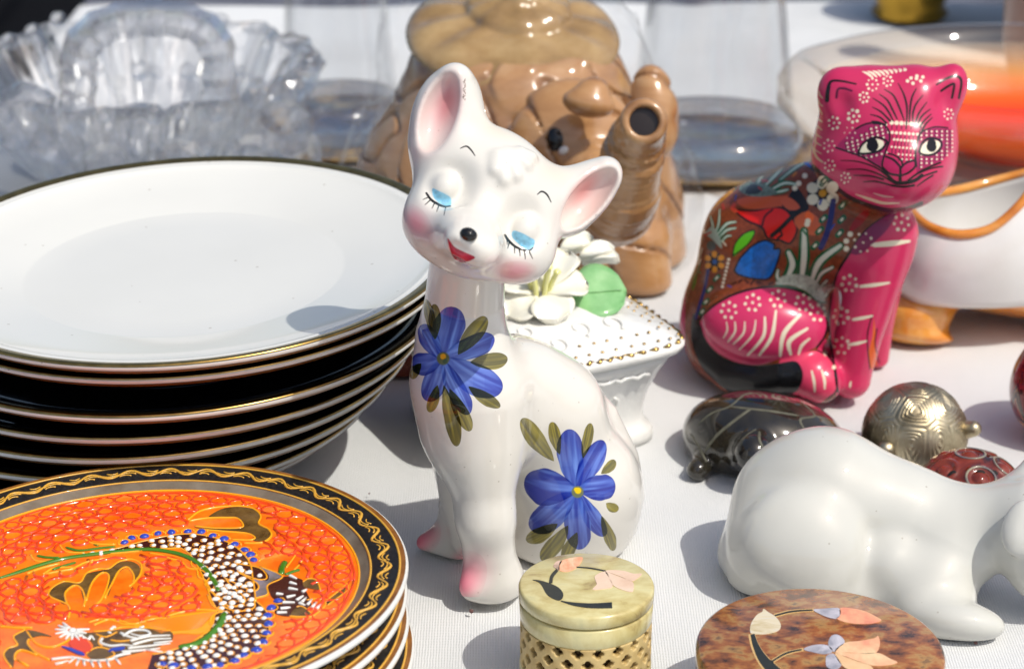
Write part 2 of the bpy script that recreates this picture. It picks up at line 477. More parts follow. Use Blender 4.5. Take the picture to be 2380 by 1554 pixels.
# ------------------------------------------------------------------ materials
def new_mat(name):
    m = bpy.data.materials.new(name); m.use_nodes = True
    return m, m.node_tree.nodes, m.node_tree.links, m.node_tree.nodes["Principled BSDF"]
def simple(name, col, rough=.3, metal=0., coat=0., spec=.5, var=0., scale=40., bump=0., bscale=200., sss=0., speck=0.):
    m, n, l, b = new_mat(name)
    col = tuple(col)[:3] + (1.,)
    b.inputs["Base Color"].default_value = col; b.inputs["Roughness"].default_value = rough
    b.inputs["Metallic"].default_value = metal; b.inputs["Coat Weight"].default_value = coat
    b.inputs["Coat Roughness"].default_value = .04; b.inputs["Specular IOR Level"].default_value = spec
    if sss:
        b.inputs["Subsurface Weight"].default_value = sss; b.inputs["Subsurface Radius"].default_value = (1., .8, .6)
        b.inputs["Subsurface Scale"].default_value = .002
    tc = n.new("ShaderNodeTexCoord")
    if var:
        t = n.new("ShaderNodeTexNoise"); t.inputs["Scale"].default_value = scale; t.inputs["Detail"].default_value = 5
        l.new(tc.outputs["Object"], t.inputs["Vector"])
        mx = n.new("ShaderNodeMix"); mx.data_type = 'RGBA'; mx.blend_type = 'MULTIPLY'
        r = n.new("ShaderNodeMapRange"); r.inputs[1].default_value = .35; r.inputs[2].default_value = .7; r.inputs[3].default_value = 1. - var; r.inputs[4].default_value = 1.
        l.new(t.outputs[0], r.inputs[0]); mx.inputs[0].default_value = 1.
        mx.inputs[6].default_value = col; l.new(r.outputs[0], mx.inputs[7]); l.new(mx.outputs[2], b.inputs["Base Color"])
    if speck:
        vo = n.new("ShaderNodeTexVoronoi"); vo.inputs["Scale"].default_value = speck; l.new(tc.outputs["Object"], vo.inputs["Vector"])
        lt = n.new("ShaderNodeMath"); lt.operation = 'LESS_THAN'; l.new(vo.outputs["Distance"], lt.inputs[0]); lt.inputs[1].default_value = .085
        sx = n.new("ShaderNodeSeparateColor"); l.new(vo.outputs["Color"], sx.inputs[0])
        gt = n.new("ShaderNodeMath"); gt.operation = 'GREATER_THAN'; l.new(sx.outputs[0], gt.inputs[0]); gt.inputs[1].default_value = .80
        mu = n.new("ShaderNodeMath"); mu.operation = 'MULTIPLY'; l.new(lt.outputs[0], mu.inputs[0]); l.new(gt.outputs[0], mu.inputs[1])
        mf = n.new("ShaderNodeMath"); mf.operation = 'MULTIPLY'; l.new(mu.outputs[0], mf.inputs[0]); mf.inputs[1].default_value = .4
        ms = n.new("ShaderNodeMix"); ms.data_type = 'RGBA'; l.new(mf.outputs[0], ms.inputs[0]); ms.inputs[7].default_value = (.22, .17, .11, 1)
        if b.inputs["Base Color"].links: l.new(b.inputs["Base Color"].links[0].from_socket, ms.inputs[6])
        else: ms.inputs[6].default_value = col
        l.new(ms.outputs[2], b.inputs["Base Color"])
        rn = n.new("ShaderNodeTexNoise"); rn.inputs["Scale"].default_value = 22.; rn.inputs["Detail"].default_value = 8.; l.new(tc.outputs["Object"], rn.inputs["Vector"])
        rm = n.new("ShaderNodeMapRange"); rm.inputs[1].default_value = .35; rm.inputs[2].default_value = .75; rm.inputs[3].default_value = rough * .8; rm.inputs[4].default_value = rough + .02
        l.new(rn.outputs[0], rm.inputs[0]); l.new(rm.outputs[0], b.inputs["Roughness"])
    if bump:
        t2 = n.new("ShaderNodeTexNoise"); t2.inputs["Scale"].default_value = bscale; t2.inputs["Detail"].default_value = 3
        l.new(tc.outputs["Object"], t2.inputs["Vector"])
        bp = n.new("ShaderNodeBump"); bp.inputs["Strength"].default_value = bump; bp.inputs["Distance"].default_value = .001
        l.new(t2.outputs[0], bp.inputs["Height"]); l.new(bp.outputs[0], b.inputs["Normal"])
    return m
def ramp_mat(name, stops, scale, rough=.3, coat=0., detail=6, dist=0., stretch=(1, 1, 1), bump=0., spec=.5):
    m, n, l, b = new_mat(name)
    tc = n.new("ShaderNodeTexCoord"); mp = n.new("ShaderNodeMapping"); mp.inputs["Scale"].default_value = stretch
    t = n.new("ShaderNodeTexNoise"); t.inputs["Scale"].default_value = scale; t.inputs["Detail"].default_value = detail
    t.inputs["Roughness"].default_value = .62; t.inputs["Distortion"].default_value = dist
    cr = n.new("ShaderNodeValToRGB"); e = cr.color_ramp.elements
    while len(e) < len(stops): e.new(.5)
    for k, (p, c) in enumerate(stops): e[k].position = p; e[k].color = c
    l.new(tc.outputs["Object"], mp.inputs[0]); l.new(mp.outputs[0], t.inputs["Vector"]); l.new(t.outputs[0], cr.inputs[0])
    l.new(cr.outputs[0], b.inputs["Base Color"])
    b.inputs["Roughness"].default_value = rough; b.inputs["Coat Weight"].default_value = coat; b.inputs["Specular IOR Level"].default_value = spec
    b.inputs["Coat Roughness"].default_value = .05
    if bump:
        bp = n.new("ShaderNodeBump"); bp.inputs["Strength"].default_value = bump; bp.inputs["Distance"].default_value = .0006
        l.new(t.outputs[0], bp.inputs["Height"]); l.new(bp.outputs[0], b.inputs["Normal"])
    return m
def painted(name, base, img, rough=.08, coat=0., var=.05, masked=True, sss=0., spec=.5, speck=0.):
    m = simple(name, base, rough, coat=coat, var=var, scale=25., sss=sss, spec=spec, speck=speck)
    n, l = m.node_tree.nodes, m.node_tree.links; b = n["Principled BSDF"]
    uv = n.new("ShaderNodeUVMap"); uv.uv_map = "painting"
    it = n.new("ShaderNodeTexImage"); it.image = img; it.extension = 'CLIP'; l.new(uv.outputs[0], it.inputs[0])
    mx = n.new("ShaderNodeMix"); mx.data_type = 'RGBA'
    src = b.inputs["Base Color"].links[0].from_socket if b.inputs["Base Color"].links else None
    if src: l.new(src, mx.inputs[6])
    else: mx.inputs[6].default_value = tuple(base)[:3] + (1.,)
    l.new(it.outputs[0], mx.inputs[7])
    if masked:
        a = n.new("ShaderNodeAttribute"); a.attribute_name = "painted_side"
        mu = n.new("ShaderNodeMath"); mu.operation = 'MULTIPLY'; l.new(a.outputs["Fac"], mu.inputs[0]); l.new(it.outputs[1], mu.inputs[1])
        l.new(mu.outputs[0], mx.inputs[0])
    else: l.new(it.outputs[1], mx.inputs[0])
    l.new(mx.outputs[2], b.inputs["Base Color"])
    return m
def sheen_factor(n, l, lo=.04, hi=.75, pw=4.):
    """reflection that grows towards grazing angles, the same from both sides of a thin wall"""
    lw = n.new("ShaderNodeLayerWeight"); lw.inputs["Blend"].default_value = .5
    p = n.new("ShaderNodeMath"); p.operation = 'POWER'; l.new(lw.outputs["Facing"], p.inputs[0]); p.inputs[1].default_value = pw
    a = n.new("ShaderNodeMath"); a.operation = 'MULTIPLY_ADD'; l.new(p.outputs[0], a.inputs[0]); a.inputs[1].default_value = hi; a.inputs[2].default_value = lo
    return a.outputs[0]
def thin_glass(name, tint=(.97, .975, .98), hi=.7, pw=3.):
    """the wall of a blown vessel: seen through, and reflecting more towards its edges"""
    m, n, l, b = new_mat(name); n.remove(b)
    t = n.new("ShaderNodeBsdfTransparent"); t.inputs[0].default_value = (*tint, 1)
    g = n.new("ShaderNodeBsdfGlossy"); g.inputs["Roughness"].default_value = .04
    f = sheen_factor(n, l, .05, hi, pw); mx = n.new("ShaderNodeMixShader")
    l.new(f, mx.inputs[0]); l.new(t.outputs[0], mx.inputs[1]); l.new(g.outputs[0], mx.inputs[2]); l.new(mx.outputs[0], n["Material Output"].inputs[0])
    return m
def glass(name, col=(1, 1, 1), rough=.0, mix=.45, ior=1.5, tint=(1, 1, 1), bump=0., bscale=60.):
    m, n, l, b = new_mat(name); n.remove(b)
    out = n["Material Output"]
    g = n.new("ShaderNodeBsdfGlass"); g.inputs["Color"].default_value = (*col, 1); g.inputs["Roughness"].default_value = rough; g.inputs["IOR"].default_value = ior
    t = n.new("ShaderNodeBsdfTransparent"); t.inputs[0].default_value = (*tint, 1)
    mx = n.new("ShaderNodeMixShader"); mx.inputs[0].default_value = 1 - mix
    gl = n.new("ShaderNodeBsdfGlossy"); gl.inputs["Roughness"].default_value = .10
    fr = sheen_factor(n, l)
    m2 = n.new("ShaderNodeMixShader")
    l.new(t.outputs[0], mx.inputs[1]); l.new(g.outputs[0], mx.inputs[2])
    l.new(fr, m2.inputs[0]); l.new(mx.outputs[0], m2.inputs[1]); l.new(gl.outputs[0], m2.inputs[2])
    l.new(m2.outputs[0], out.inputs[0])
    if bump:
        tc = n.new("ShaderNodeTexCoord"); v = n.new("ShaderNodeTexVoronoi"); v.inputs["Scale"].default_value = bscale
        bp = n.new("ShaderNodeBump"); bp.inputs["Strength"].default_value = bump; bp.inputs["Distance"].default_value = .004
        l.new(tc.outputs["Object"], v.inputs[0]); l.new(v.outputs[0], bp.inputs["Height"])
        for s in (g, gl): l.new(bp.outputs[0], s.inputs["Normal"])
    return m

GOLD = simple("gold_lustre", (.62, .40, .13), .22, metal=1., var=.25, scale=300)
DARKGOLD = simple("aged_gold", (.52, .33, .10), .26, metal=1., var=.4, scale=200)
BLACK_GLAZE = simple("black_glaze", (.008, .008, .009), .08)
WHITE_CHINA = simple("white_china", (.69, .685, .64), .07, var=.05, scale=14, speck=150)

# ------------------------------------------------------------------ the setting: ground, table and cloth
def build_setting():
    g = ramp_mat("pavement", [(.3, L(70, 72, 84)), (.7, L(104, 106, 118))], 6, .9, bump=.3)
    s = 60.
    o = mesh_obj("ground", [(-s, -s, -.74), (s, -s, -.74), (s, s, -.74), (-s, s, -.74)], [[0, 1, 2, 3]], g, smooth=False)
    tag(o, kind="structure")
    # cloth
    x = np.concatenate([np.linspace(-.30, .62, 150), [.8, 1.1]]); y = np.concatenate([[.12, .3, .45], np.linspace(.5, 1.55, 170)])
    X, Y = np.meshgrid(x, y, indexing='ij')
    Z = -.0002 - .0016 * noise2(X * 14 + 30, Y * 10 + 30, 5) - .0007 * noise2(X * 40 + 30, Y * 33 + 30, 6)
    fold = np.abs(((X * .8 + Y * .6) * 3.1 + .4 * noise2(X * 5 + 40, Y * 5 + 40, 8)) % 1 - .5)
    Z -= .0013 * np.exp(-(fold / .03) ** 2)
    back = np.clip((Y - 1.15) / .4, 0, 1)
    Z += back * .007 * (noise2(X * 9 + 50, Y * 6 + 50, 11) - .75)
    Z = np.minimum(Z, -.00015)
    V = np.stack([X, Y, Z], -1); nx, ny = X.shape
    v = V.reshape(-1, 3); f = []
    for i in range(nx - 1):
        for j in range(ny - 1):
            f.append([i * ny + j, (i + 1) * ny + j, (i + 1) * ny + j + 1, i * ny + j + 1])
    # the hanging sides
    loop = [i * ny for i in range(nx)] + [(nx - 1) * ny + j for j in range(1, ny)] + [i * ny + ny - 1 for i in range(nx - 2, -1, -1)] + [j for j in range(ny - 2, 0, -1)]
    base = len(v); cen = np.array([.3, .85, 0]); rows = []
    for k, (dz, dx) in enumerate([(-.012, .006), (-.05, .010), (-.22, .018), (-.40, .022)]):
        pv = v[loop].copy(); out = pv - cen; out[:, 2] = 0
        out[:, 0] = np.sign(out[:, 0]) * (np.abs(np.abs(out[:, 0])) > .55); out[:, 1] = np.sign(out[:, 1]) * (np.abs(out[:, 1]) > .69)
        wav = .6 + .8 * np.sin(np.arange(len(loop)) * .22) * (k / 3)
        pv += out * (dx * (1 + wav))[:, None]; pv[:, 2] += dz
        rows.append(pv)
    v = np.concatenate([v] + rows); m = len(loop); prev = list(loop)
    for k in range(4):
        cur = [base + k * m + i for i in range(m)]
        for i in range(m): f.append([prev[i], cur[i], cur[(i + 1) % m], prev[(i + 1) % m]])
        prev = cur
    mt, n, l, b = new_mat("cotton_cloth")
    b.inputs["Roughness"].default_value = .9; b.inputs["Specular IOR Level"].default_value = .15
    tc = n.new("ShaderNodeTexCoord")
    no = n.new("ShaderNodeTexNoise"); no.inputs["Scale"].default_value = 9.; no.inputs["Detail"].default_value = 6
    cr = n.new("ShaderNodeValToRGB"); cr.color_ramp.elements[0].color = (.645, .65, .645, 1); cr.color_ramp.elements[1].color = (.705, .712, .706, 1)
    cr.color_ramp.elements[0].position = .35; cr.color_ramp.elements[1].position = .62
    l.new(tc.outputs["Object"], no.inputs[0]); l.new(no.outputs[0], cr.inputs[0]); l.new(cr.outputs[0], b.inputs["Base Color"])
    w1 = n.new("ShaderNodeTexWave"); w1.inputs["Scale"].default_value = 330.; w1.inputs["Distortion"].default_value = 1.5; w1.bands_direction = 'X'
    w2 = n.new("ShaderNodeTexWave"); w2.inputs["Scale"].default_value = 300.; w2.inputs["Distortion"].default_value = 1.5; w2.bands_direction = 'Y'
    ad = n.new("ShaderNodeMath"); ad.operation = 'ADD'
    for w in (w1, w2): l.new(tc.outputs["Object"], w.inputs[0])
    l.new(w1.outputs[1], ad.inputs[0]); l.new(w2.outputs[1], ad.inputs[1])
    n3 = n.new("ShaderNodeTexNoise"); n3.inputs["Scale"].default_value = 55.; n3.inputs["Detail"].default_value = 4
    l.new(tc.outputs["Object"], n3.inputs[0])
    a2 = n.new("ShaderNodeMath"); a2.operation = 'MULTIPLY_ADD'; a2.inputs[1].default_value = 4.5; l.new(n3.outputs[0], a2.inputs[0]); l.new(ad.outputs[0], a2.inputs[2])
    bp = n.new("ShaderNodeBump"); bp.inputs["Strength"].default_value = .4; bp.inputs["Distance"].default_value = .0004
    l.new(a2.outputs[0], bp.inputs["Height"]); l.new(bp.outputs[0], b.inputs["Normal"])
    t = mesh_obj("tablecloth", v, f, mt)
    tag(t, "white cotton cloth spread over the stall table under all the objects", "tablecloth")
    wood = simple("table_wood", (.25, .16, .09), .6, var=.3, scale=12)
    mb = MB()
    def box(a, b):
        a = np.array(a); b = np.array(b)
        vv = [(p, q, r) for p in (a[0], b[0]) for q in (a[1], b[1]) for r in (a[2], b[2])]
        mb.add(vv, [[0, 1, 3, 2], [4, 6, 7, 5], [0, 4, 5, 1], [2, 3, 7, 6], [0, 2, 6, 4], [1, 5, 7, 3]])
    root = empty("table", (.4, .85, -.74)); tag(root, "wooden stall table hidden under the white cloth", "table")
    box((-.290, .14, -.050), (1.08, 1.540, -.022)); part_of(mb.build("tabletop", wood, smooth=False), root)
    for px in (-.26, 1.05):
        for py in (.2, 1.5):
            mb = MB(); box((px - .02, py - .02, -.74), (px + .02, py + .02, -.0502)); part_of(mb.build("leg", wood, smooth=False), root)
build_setting()

def rod(px, py, y): return at(px, py, y)

# ------------------------------------------------------------------ the white cat with blue flowers
def build_white_cat():
    b = Field()
    b.chain([(1086, 610, .706, 88), (1080, 700, .712, 93), (1072, 790, .711, 108), (1074, 880, .711, 118), (1086, 980, .712, 108)], .008)
    b.cone((1118, 930, .706, 96), (1128, 1200, .700, 63), .018)
    b.cone((1094, 1000, .722, 70), (1094, 1250, .724, 46), .012)
    b.cone((1128, 1200, .700, 62), (1142, 1330, .702, 62), .006)
    b.cone((1152, 1348, .703, 44), (1096, 1366, .695, 24), .008)
    b.cone((1152, 1348, .703, 44), (1196, 1360, .707, 24), .008)
    b.cone((1068, 980, .722, 70), (1076, 1180, .734, 45), .010)
    b.cone((1076, 1180, .734, 46), (1072, 1280, .737, 52), .006)
    b.cone((1060, 1250, .736, 40), (990, 1262, .737, 22), .010)
    b.sph(1200, 880, .724, 96, .012)
    b.sph(1275, 955, .732, 132, .014)
    b.sph(1334, 1120, .736, 152, .014)
    b.sph(1342, 1180, .744, 140, .012)
    b.sph(1300, 1240, .742, 120, .012)
    b.chain([(1195, 800, .732, 22), (1250, 822, .735, 24), (1332, 878, .738, 26), (1408, 962, .742, 28), (1452, 1058, .746, 30), (1466, 1150, .748, 30), (1448, 1235, .748, 30)], .0035)
    b.floor(0.0, .003)
    HD = -.013
    h = Field(HD)
    h.ell(1133, 432, .700, 172, 138, 120, 29, .006)
    h.sph(1022, 512, .688, 88, .010)
    h.sph(1205, 574, .690, 87, .010)
    h.sph(1098, 560, .686, 84, .010)
    h.ell(1092, 556, .668, 66, 50, 60, 29, .014)
    h.sph(1068, 560, .660, 33, .005); h.sph(1122, 584, .662, 35, .005)
    h.cone((1040, 340, .704, 78), (1059, 182, .706, 32), .008)
    h.cone((1310, 462, .704, 80), (1408, 405, .706, 29), .008)
    h.ell(1037, 268, .709, 80, 118, 76, 17, .006)
    h.ell(1358, 454, .710, 58, 110, 76, 42, .006)
    h.cut(1016, 256, .6945, 50, 106, 90, 19, .0015)
    h.cut(1374, 458, .6965, 41, 96, 90, 42, .0015)
    e = hit(h, [1046, 1226], [424, 522])
    for (x, y, p, a) in ((1046, 424, e[0], 29), (1226, 522, e[1], 29)):
        h.cut(x, y, p[1] - HD - .002, 52, 56, 44, a, .005)
    for (x, y, p) in ((1034, 438, e[0]), (1218, 536, e[1])):
        h.ell(x, y, p[1] - HD + .0046, 37, 44, 46, 29, .0016)
    # open mouth
    m = hit(h, [1070], [585])[0]
    h.cut(1069, 588, m[1] - HD - .001, 36, 19, 20, 33, .003)
    # forelock
    for a, c in (((1148, 362), (1150, 395)), ((1160, 358), (1172, 418)), ((1178, 354), (1200, 408)), ((1196, 356), (1224, 384)), ((1210, 352), (1236, 366))):
        q = hit(h, [a[0], c[0]], [a[1], c[1]])
        h.cone((*a, q[0][1] - HD + .0008, 10), (*c, q[1][1] - HD + .0002, 12.5), .0019)
    def f(p): return smin(b(p), h(p), .005)
    root_loc = onz(1230, 1330, 0.)
    # paint
    can = Canvas(890, 120, 1520, 1420, 1.6)
    pm = planar(1170, 760, .690)
    mp = paint_map(f, pm, 900, 130, 1500, 1400, .70)
    can.map = mp
    # blush, paws, ears (airbrushed)
    can.blob(1018, 268, 62, 112, 20, (228, 178, 178), .6, .8); can.blob(1042, 236, 36, 70, 12, (205, 98, 104), .7, .9)
    can.blob(1368, 462, 52, 112, 42, (226, 180, 176), .6, .8); can.blob(1356, 436, 26, 66, 42, (216, 116, 114), .7)
    can.blob(966, 520, 46, 26, 55, (206, 84, 110), .6, .7); can.blob(975, 512, 56, 38, 50, (230, 160, 172), .35)
    can.blob(1196, 634, 44, 22, -6, (216, 100, 122), .58, .8); can.blob(1196, 624, 62, 34, 0, (232, 168, 178), .4)
    can.blob(1072, 1352, 46, 74, 28, (238, 112, 138), .95, .8); can.blob(1100, 1330, 62, 80, 20, (244, 175, 185), .5)
    can.blob(968, 1266, 40, 62, 40, (234, 105, 125), .95, .8); can.blob(1000, 1240, 42, 52, 40, (244, 175, 185), .5)
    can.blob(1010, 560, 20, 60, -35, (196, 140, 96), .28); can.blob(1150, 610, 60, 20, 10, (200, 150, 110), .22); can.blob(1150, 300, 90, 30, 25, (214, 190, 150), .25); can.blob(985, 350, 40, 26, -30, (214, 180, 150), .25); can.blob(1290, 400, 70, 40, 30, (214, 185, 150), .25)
    # mouth
    can.poly([(1040, 553), (1056, 573), (1078, 585), (1104, 597), (1092, 606), (1076, 609), (1058, 603), (1047, 585)], (172, 26, 54), curve=4, tex=.15)
    can.blob(1074, 596, 20, 8, 25, (205, 70, 90), .7)
    # eyes
    for pts in ([(1005, 438), (1020, 444), (1036, 452), (1048, 461), (1047, 479), (1034, 478), (1018, 470), (1007, 457)], [(1193, 536), (1212, 541), (1232, 552), (1243, 560), (1236, 582), (1222, 580), (1204, 566), (1190, 550)]):
        can.poly(pts, (112, 182, 212), .9, curve=4, tex=.2)
        c = np.mean(pts, 0); can.blob(c[0] + 6, c[1] - 4, 22, 9, 25, (150, 208, 228), .6)
    INK = (28, 26, 24)
    can.stroke([(991, 449), (1002, 464), (1017, 474), (1032, 480), (1047, 479)], [5, 6, 6, 5, 3], INK)
    for a, c in (((997, 458), (983, 464)), ((1000, 465), (988, 476)), ((1010, 472), (1004, 484)), ((1020, 477), (1015, 492)), ((1036, 481), (1032, 500))): can.stroke([a, c], [3.2, 1.6], INK)
    can.stroke([(1174, 547), (1182, 559), (1198, 573), (1215, 580), (1229, 583), (1239, 575)], [6, 6.5, 6, 5, 4, 2], INK)
    for a, c in (((1184, 562), (1180, 577)), ((1196, 572), (1196, 588)), ((1207, 579), (1209, 595)), ((1219, 582), (1221, 602)), ((1229, 583), (1238, 601)), ((1178, 555), (1179, 568))): can.stroke([a, c], [3.6, 1.8], INK)
    can.stroke([(1070, 345), (1084, 340), (1095, 349), (1104, 362)], [2, 3.8, 3.8, 2], INK)
    can.stroke([(1249, 452), (1259, 445), (1271, 452), (1281, 470)], [2, 4, 4.4, 2], INK)
    for k in range(14):
        t = k / 13; can.stroke([(1081 - 2 * t + 2 * math.sin(k * 3), 184 + 46 * t), (1080 - 2 * t + 3 * math.sin(k * 5), 187 + 46 * t)], 1.8, (70, 50, 30), .8)
    # first spray
    z = lambda x, y: (895.5 + x * .3161, 538.9 + y * .3161)
    DEEP, LIGHT = (20, 40, 146), (100, 136, 220)
    c0 = (425, 930)
    for i, (tip, W) in enumerate([((488, 548), 205), ((800, 770), 150), ((850, 1180), 205), ((605, 1345), 130), ((300, 1240), 150), ((180, 985), 150), ((255, 690), 130)]):
        can.petal(z(*c0), z(*tip), W * .3161 * 1.18, DEEP, LIGHT, i + 1, .96, tdark=.55)
    OD, OL = (66, 60, 0), (138, 124, 16)
    for i, (a, c, W) in enumerate([((540, 905), (735, 620), 135), ((625, 962), (900, 930), 125), ((612, 1135), (842, 1290), 95), ((478, 1150), (620, 1465), 110), ((435, 1125), (525, 1575), 120), ((385, 1125), (325, 1325), 85), ((375, 785), (355, 530), 95), ((370, 790), (285, 490), 80), ((262, 965), (185, 1075), 80)]):
        can.petal(z(*a), z(*c), W * .3161, OD, OL, i + 20, .93, mul=True, fat=.6)
    can.dot(*z(425, 930), 15, (90, 96, 60), soft=6); can.dot(*z(425, 915), 7, (210, 150, 20), soft=4); can.dot(*z(440, 950), 6, (60, 80, 50), soft=4)
    # second spray
    z2 = lambda x, y: (911.4 + x * .4844, 673.6 + y * .4844)
    for i, (tip, W) in enumerate([((842, 668), 118), ((1006, 718), 100), ((1070, 925), 118), ((1020, 1180), 80), ((893, 1245), 118), ((662, 1145), 130), ((634, 915), 165)]):
        can.petal(z2(890, 968), z2(*tip), W * .4844 * 1.16, DEEP, LIGHT, i + 31, .96, tdark=.75 if i in (0, 5, 6) else .25)
    for i, (a, c, W) in enumerate([((776, 822), (620, 618), 92), ((806, 788), (762, 634), 60), ((918, 808), (950, 638), 55), ((1003, 882), (1072, 818), 52), ((1028, 1020), (1082, 1060), 52), ((1008, 1082), (1062, 1250), 62), ((795, 1122), (645, 1205), 82), ((842, 1128), (722, 1300), 88), ((884, 1160), (828, 1300), 70)]):
        can.petal(z2(*a), z2(*c), W * .4844, OD, OL, i + 50, .93, mul=True, fat=.6)
    can.dot(*z2(890, 968), 15, (110, 118, 90), soft=5); can.dot(*z2(892, 962), 8, (236, 200, 30), soft=3); can.dot(*z2(882, 956), 5, (236, 200, 30), soft=3)
    for _ in range(60):
        can.dot(random.uniform(940, 1480), random.uniform(680, 1370), random.uniform(.5, 1.1), (110, 95, 80), al=.5)
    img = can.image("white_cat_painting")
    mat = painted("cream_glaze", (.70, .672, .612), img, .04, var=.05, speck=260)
    root = empty("cat_figurine", root_loc)
    tag(root, "white china cat with closed eyes, tilted head and blue flowers painted on its chest", "cat figurine")
    lo = at(920, 130, .70); hi = at(1500, 1380, .70)
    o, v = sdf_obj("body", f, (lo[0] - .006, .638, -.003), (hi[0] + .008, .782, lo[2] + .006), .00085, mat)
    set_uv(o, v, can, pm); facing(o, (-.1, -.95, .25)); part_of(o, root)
    q = hit(f, [1089], [545])[0]
    nose = Field().ell(1089, 545, q[1] - .0002, 21, 16.5, 20, 20, .002)
    o, v = sdf_obj("nose", nose, q - .006, q + .006, .0003, simple("nose_black", (.008, .008, .008), .05)); part_of(o, root)
    return f
CAT = build_white_cat()

# ------------------------------------------------------------------ the leaning stack of black and white dishes
def build_dishes():
    R = .1005
    ex = simple("dish_black_outside", (.005, .005, .005), .25)
    inner = [(0, .0135), (.045, .0136), (.0585, .0137), (.0600, .0139), (.0625, .0146), (.078, .0165), (.090, .0196), (.0932, .0206), (.0938, .0211), (.0946, .0211), (.0952, .0210), (.0966, .0214), (.0975, .0217), (.0985, .0219)]
    lip = [(.0985, .0219), (.0995, .0222), (.1003, .0221), (.1007, .0213), (.1006, .0207), (.1003, .0200)]
    outer = [(.1003, .0200), (.0985, .0187), (.092, .0155), (.082, .0105), (.070, .0062), (.060, .0035), (.0565, .0015), (.055, 0.), (.052, 0.), (.051, .003), (0, .0035)]
    n_, l_ = ex.node_tree.nodes, ex.node_tree.links; n_.remove(n_["Principled BSDF"])
    df = n_.new("ShaderNodeBsdfDiffuse"); df.inputs[0].default_value = (.0025, .0025, .0025, 1); gs = n_.new("ShaderNodeBsdfGlossy"); gs.inputs["Roughness"].default_value = .10; gs.inputs[0].default_value = (1, 1, 1, 1)
    ms = n_.new("ShaderNodeMixShader"); ms.inputs[0].default_value = .005; l_.new(df.outputs[0], ms.inputs[1]); l_.new(gs.outputs[0], ms.inputs[2]); l_.new(ms.outputs[0], n_["Material Output"].inputs[0])
    r = empty("serving_dish")
    g = lambda prof: lathe_geo([(a, b) for a, b in prof], 192, cap=False)
    v, f = g(inner); mesh_obj("basin", v, f, WHITE_CHINA, r)
    v, f = g(lip); mesh_obj("lip", v, f, WHITE_CHINA, r)
    v, f = g(outer); mesh_obj("outside", v, f, ex, r)
    rim = [(.0966, .0215), (.0980, .02195), (.0992, .0223), (.1002, .02235), (.1006, .0220), (.1007, .0216)]
    v, f = g([(a + .0001, b + .00012) for a, b in rim]); mesh_obj("gold_rim", v, f, DARKGOLD, r)
    v, f = g([(.1005, .0201), (.0998, .0195), (.0986, .0185), (.0972, .0177)]); mesh_obj("gold_line", v, f, simple("bronze_band", L(168, 118, 62), .3, metal=.6, var=.3, scale=80), r)
    D = [(-.121, .790, .097, 1.), (-.1225, .7945, .0895, 1.), (-.127, .795, .0745, 1.), (-.133, .802, .0628, 1.), (-.139, .806, .0528, 1.), (-.146, .812, .0418, 1.), (-.153, .818, .0305, .985), (-.160, .824, .0225, .975)]
    labs = ["white dish with a gold rim, topmost of the leaning stack behind the orange dragon plates",
            "dish second from the top of the leaning stack, close under the topmost white dish",
            "black dish third from the top of the leaning stack, its gold rim glinting",
            "black dish fourth from the top of the leaning gold rimmed stack",
            "black dish fifth from the top of the leaning gold rimmed stack",
            "black dish sixth from the top of the leaning stack, just over the dragon plate rim",
            "black dish second from the bottom of the leaning gold rimmed stack",
            "black dish at the very bottom of the leaning stack, standing on the white cloth"]
    for i, (x, y, z, s) in enumerate(D):
        o = r if i == 0 else copy_tree(r)
        o.scale = (s, s, 1)
        k = 1 - i / 7
        o.rotation_euler = (.024 * k, -.036 * k, random.uniform(0, 6) if i else .3)
        o.location = (x, y, z - .0222)
        tag(o, labs[i], "dish", "black dishes stacked at the left")
        if i == 0: r = o
        else:
            for ch in o.children:
                if ch.name.startswith("basin"): ch.material_slots[0].link = 'OBJECT'; ch.material_slots[0].material = BLACK_GLAZE
    for o in list(bpy.data.objects):
        if o.name.split('.')[0] == "serving_dish" and abs(o.rotation_euler.z) > .5:
            # keep the lean whatever the spin about the dish's own axis
            lean = Matrix.Rotation(o.rotation_euler.y, 3, 'Y') @ Matrix.Rotation(o.rotation_euler.x, 3, 'X')
            o.rotation_euler = (lean @ Matrix.Rotation(o.rotation_euler.z, 3, 'Z')).to_euler()
build_dishes()

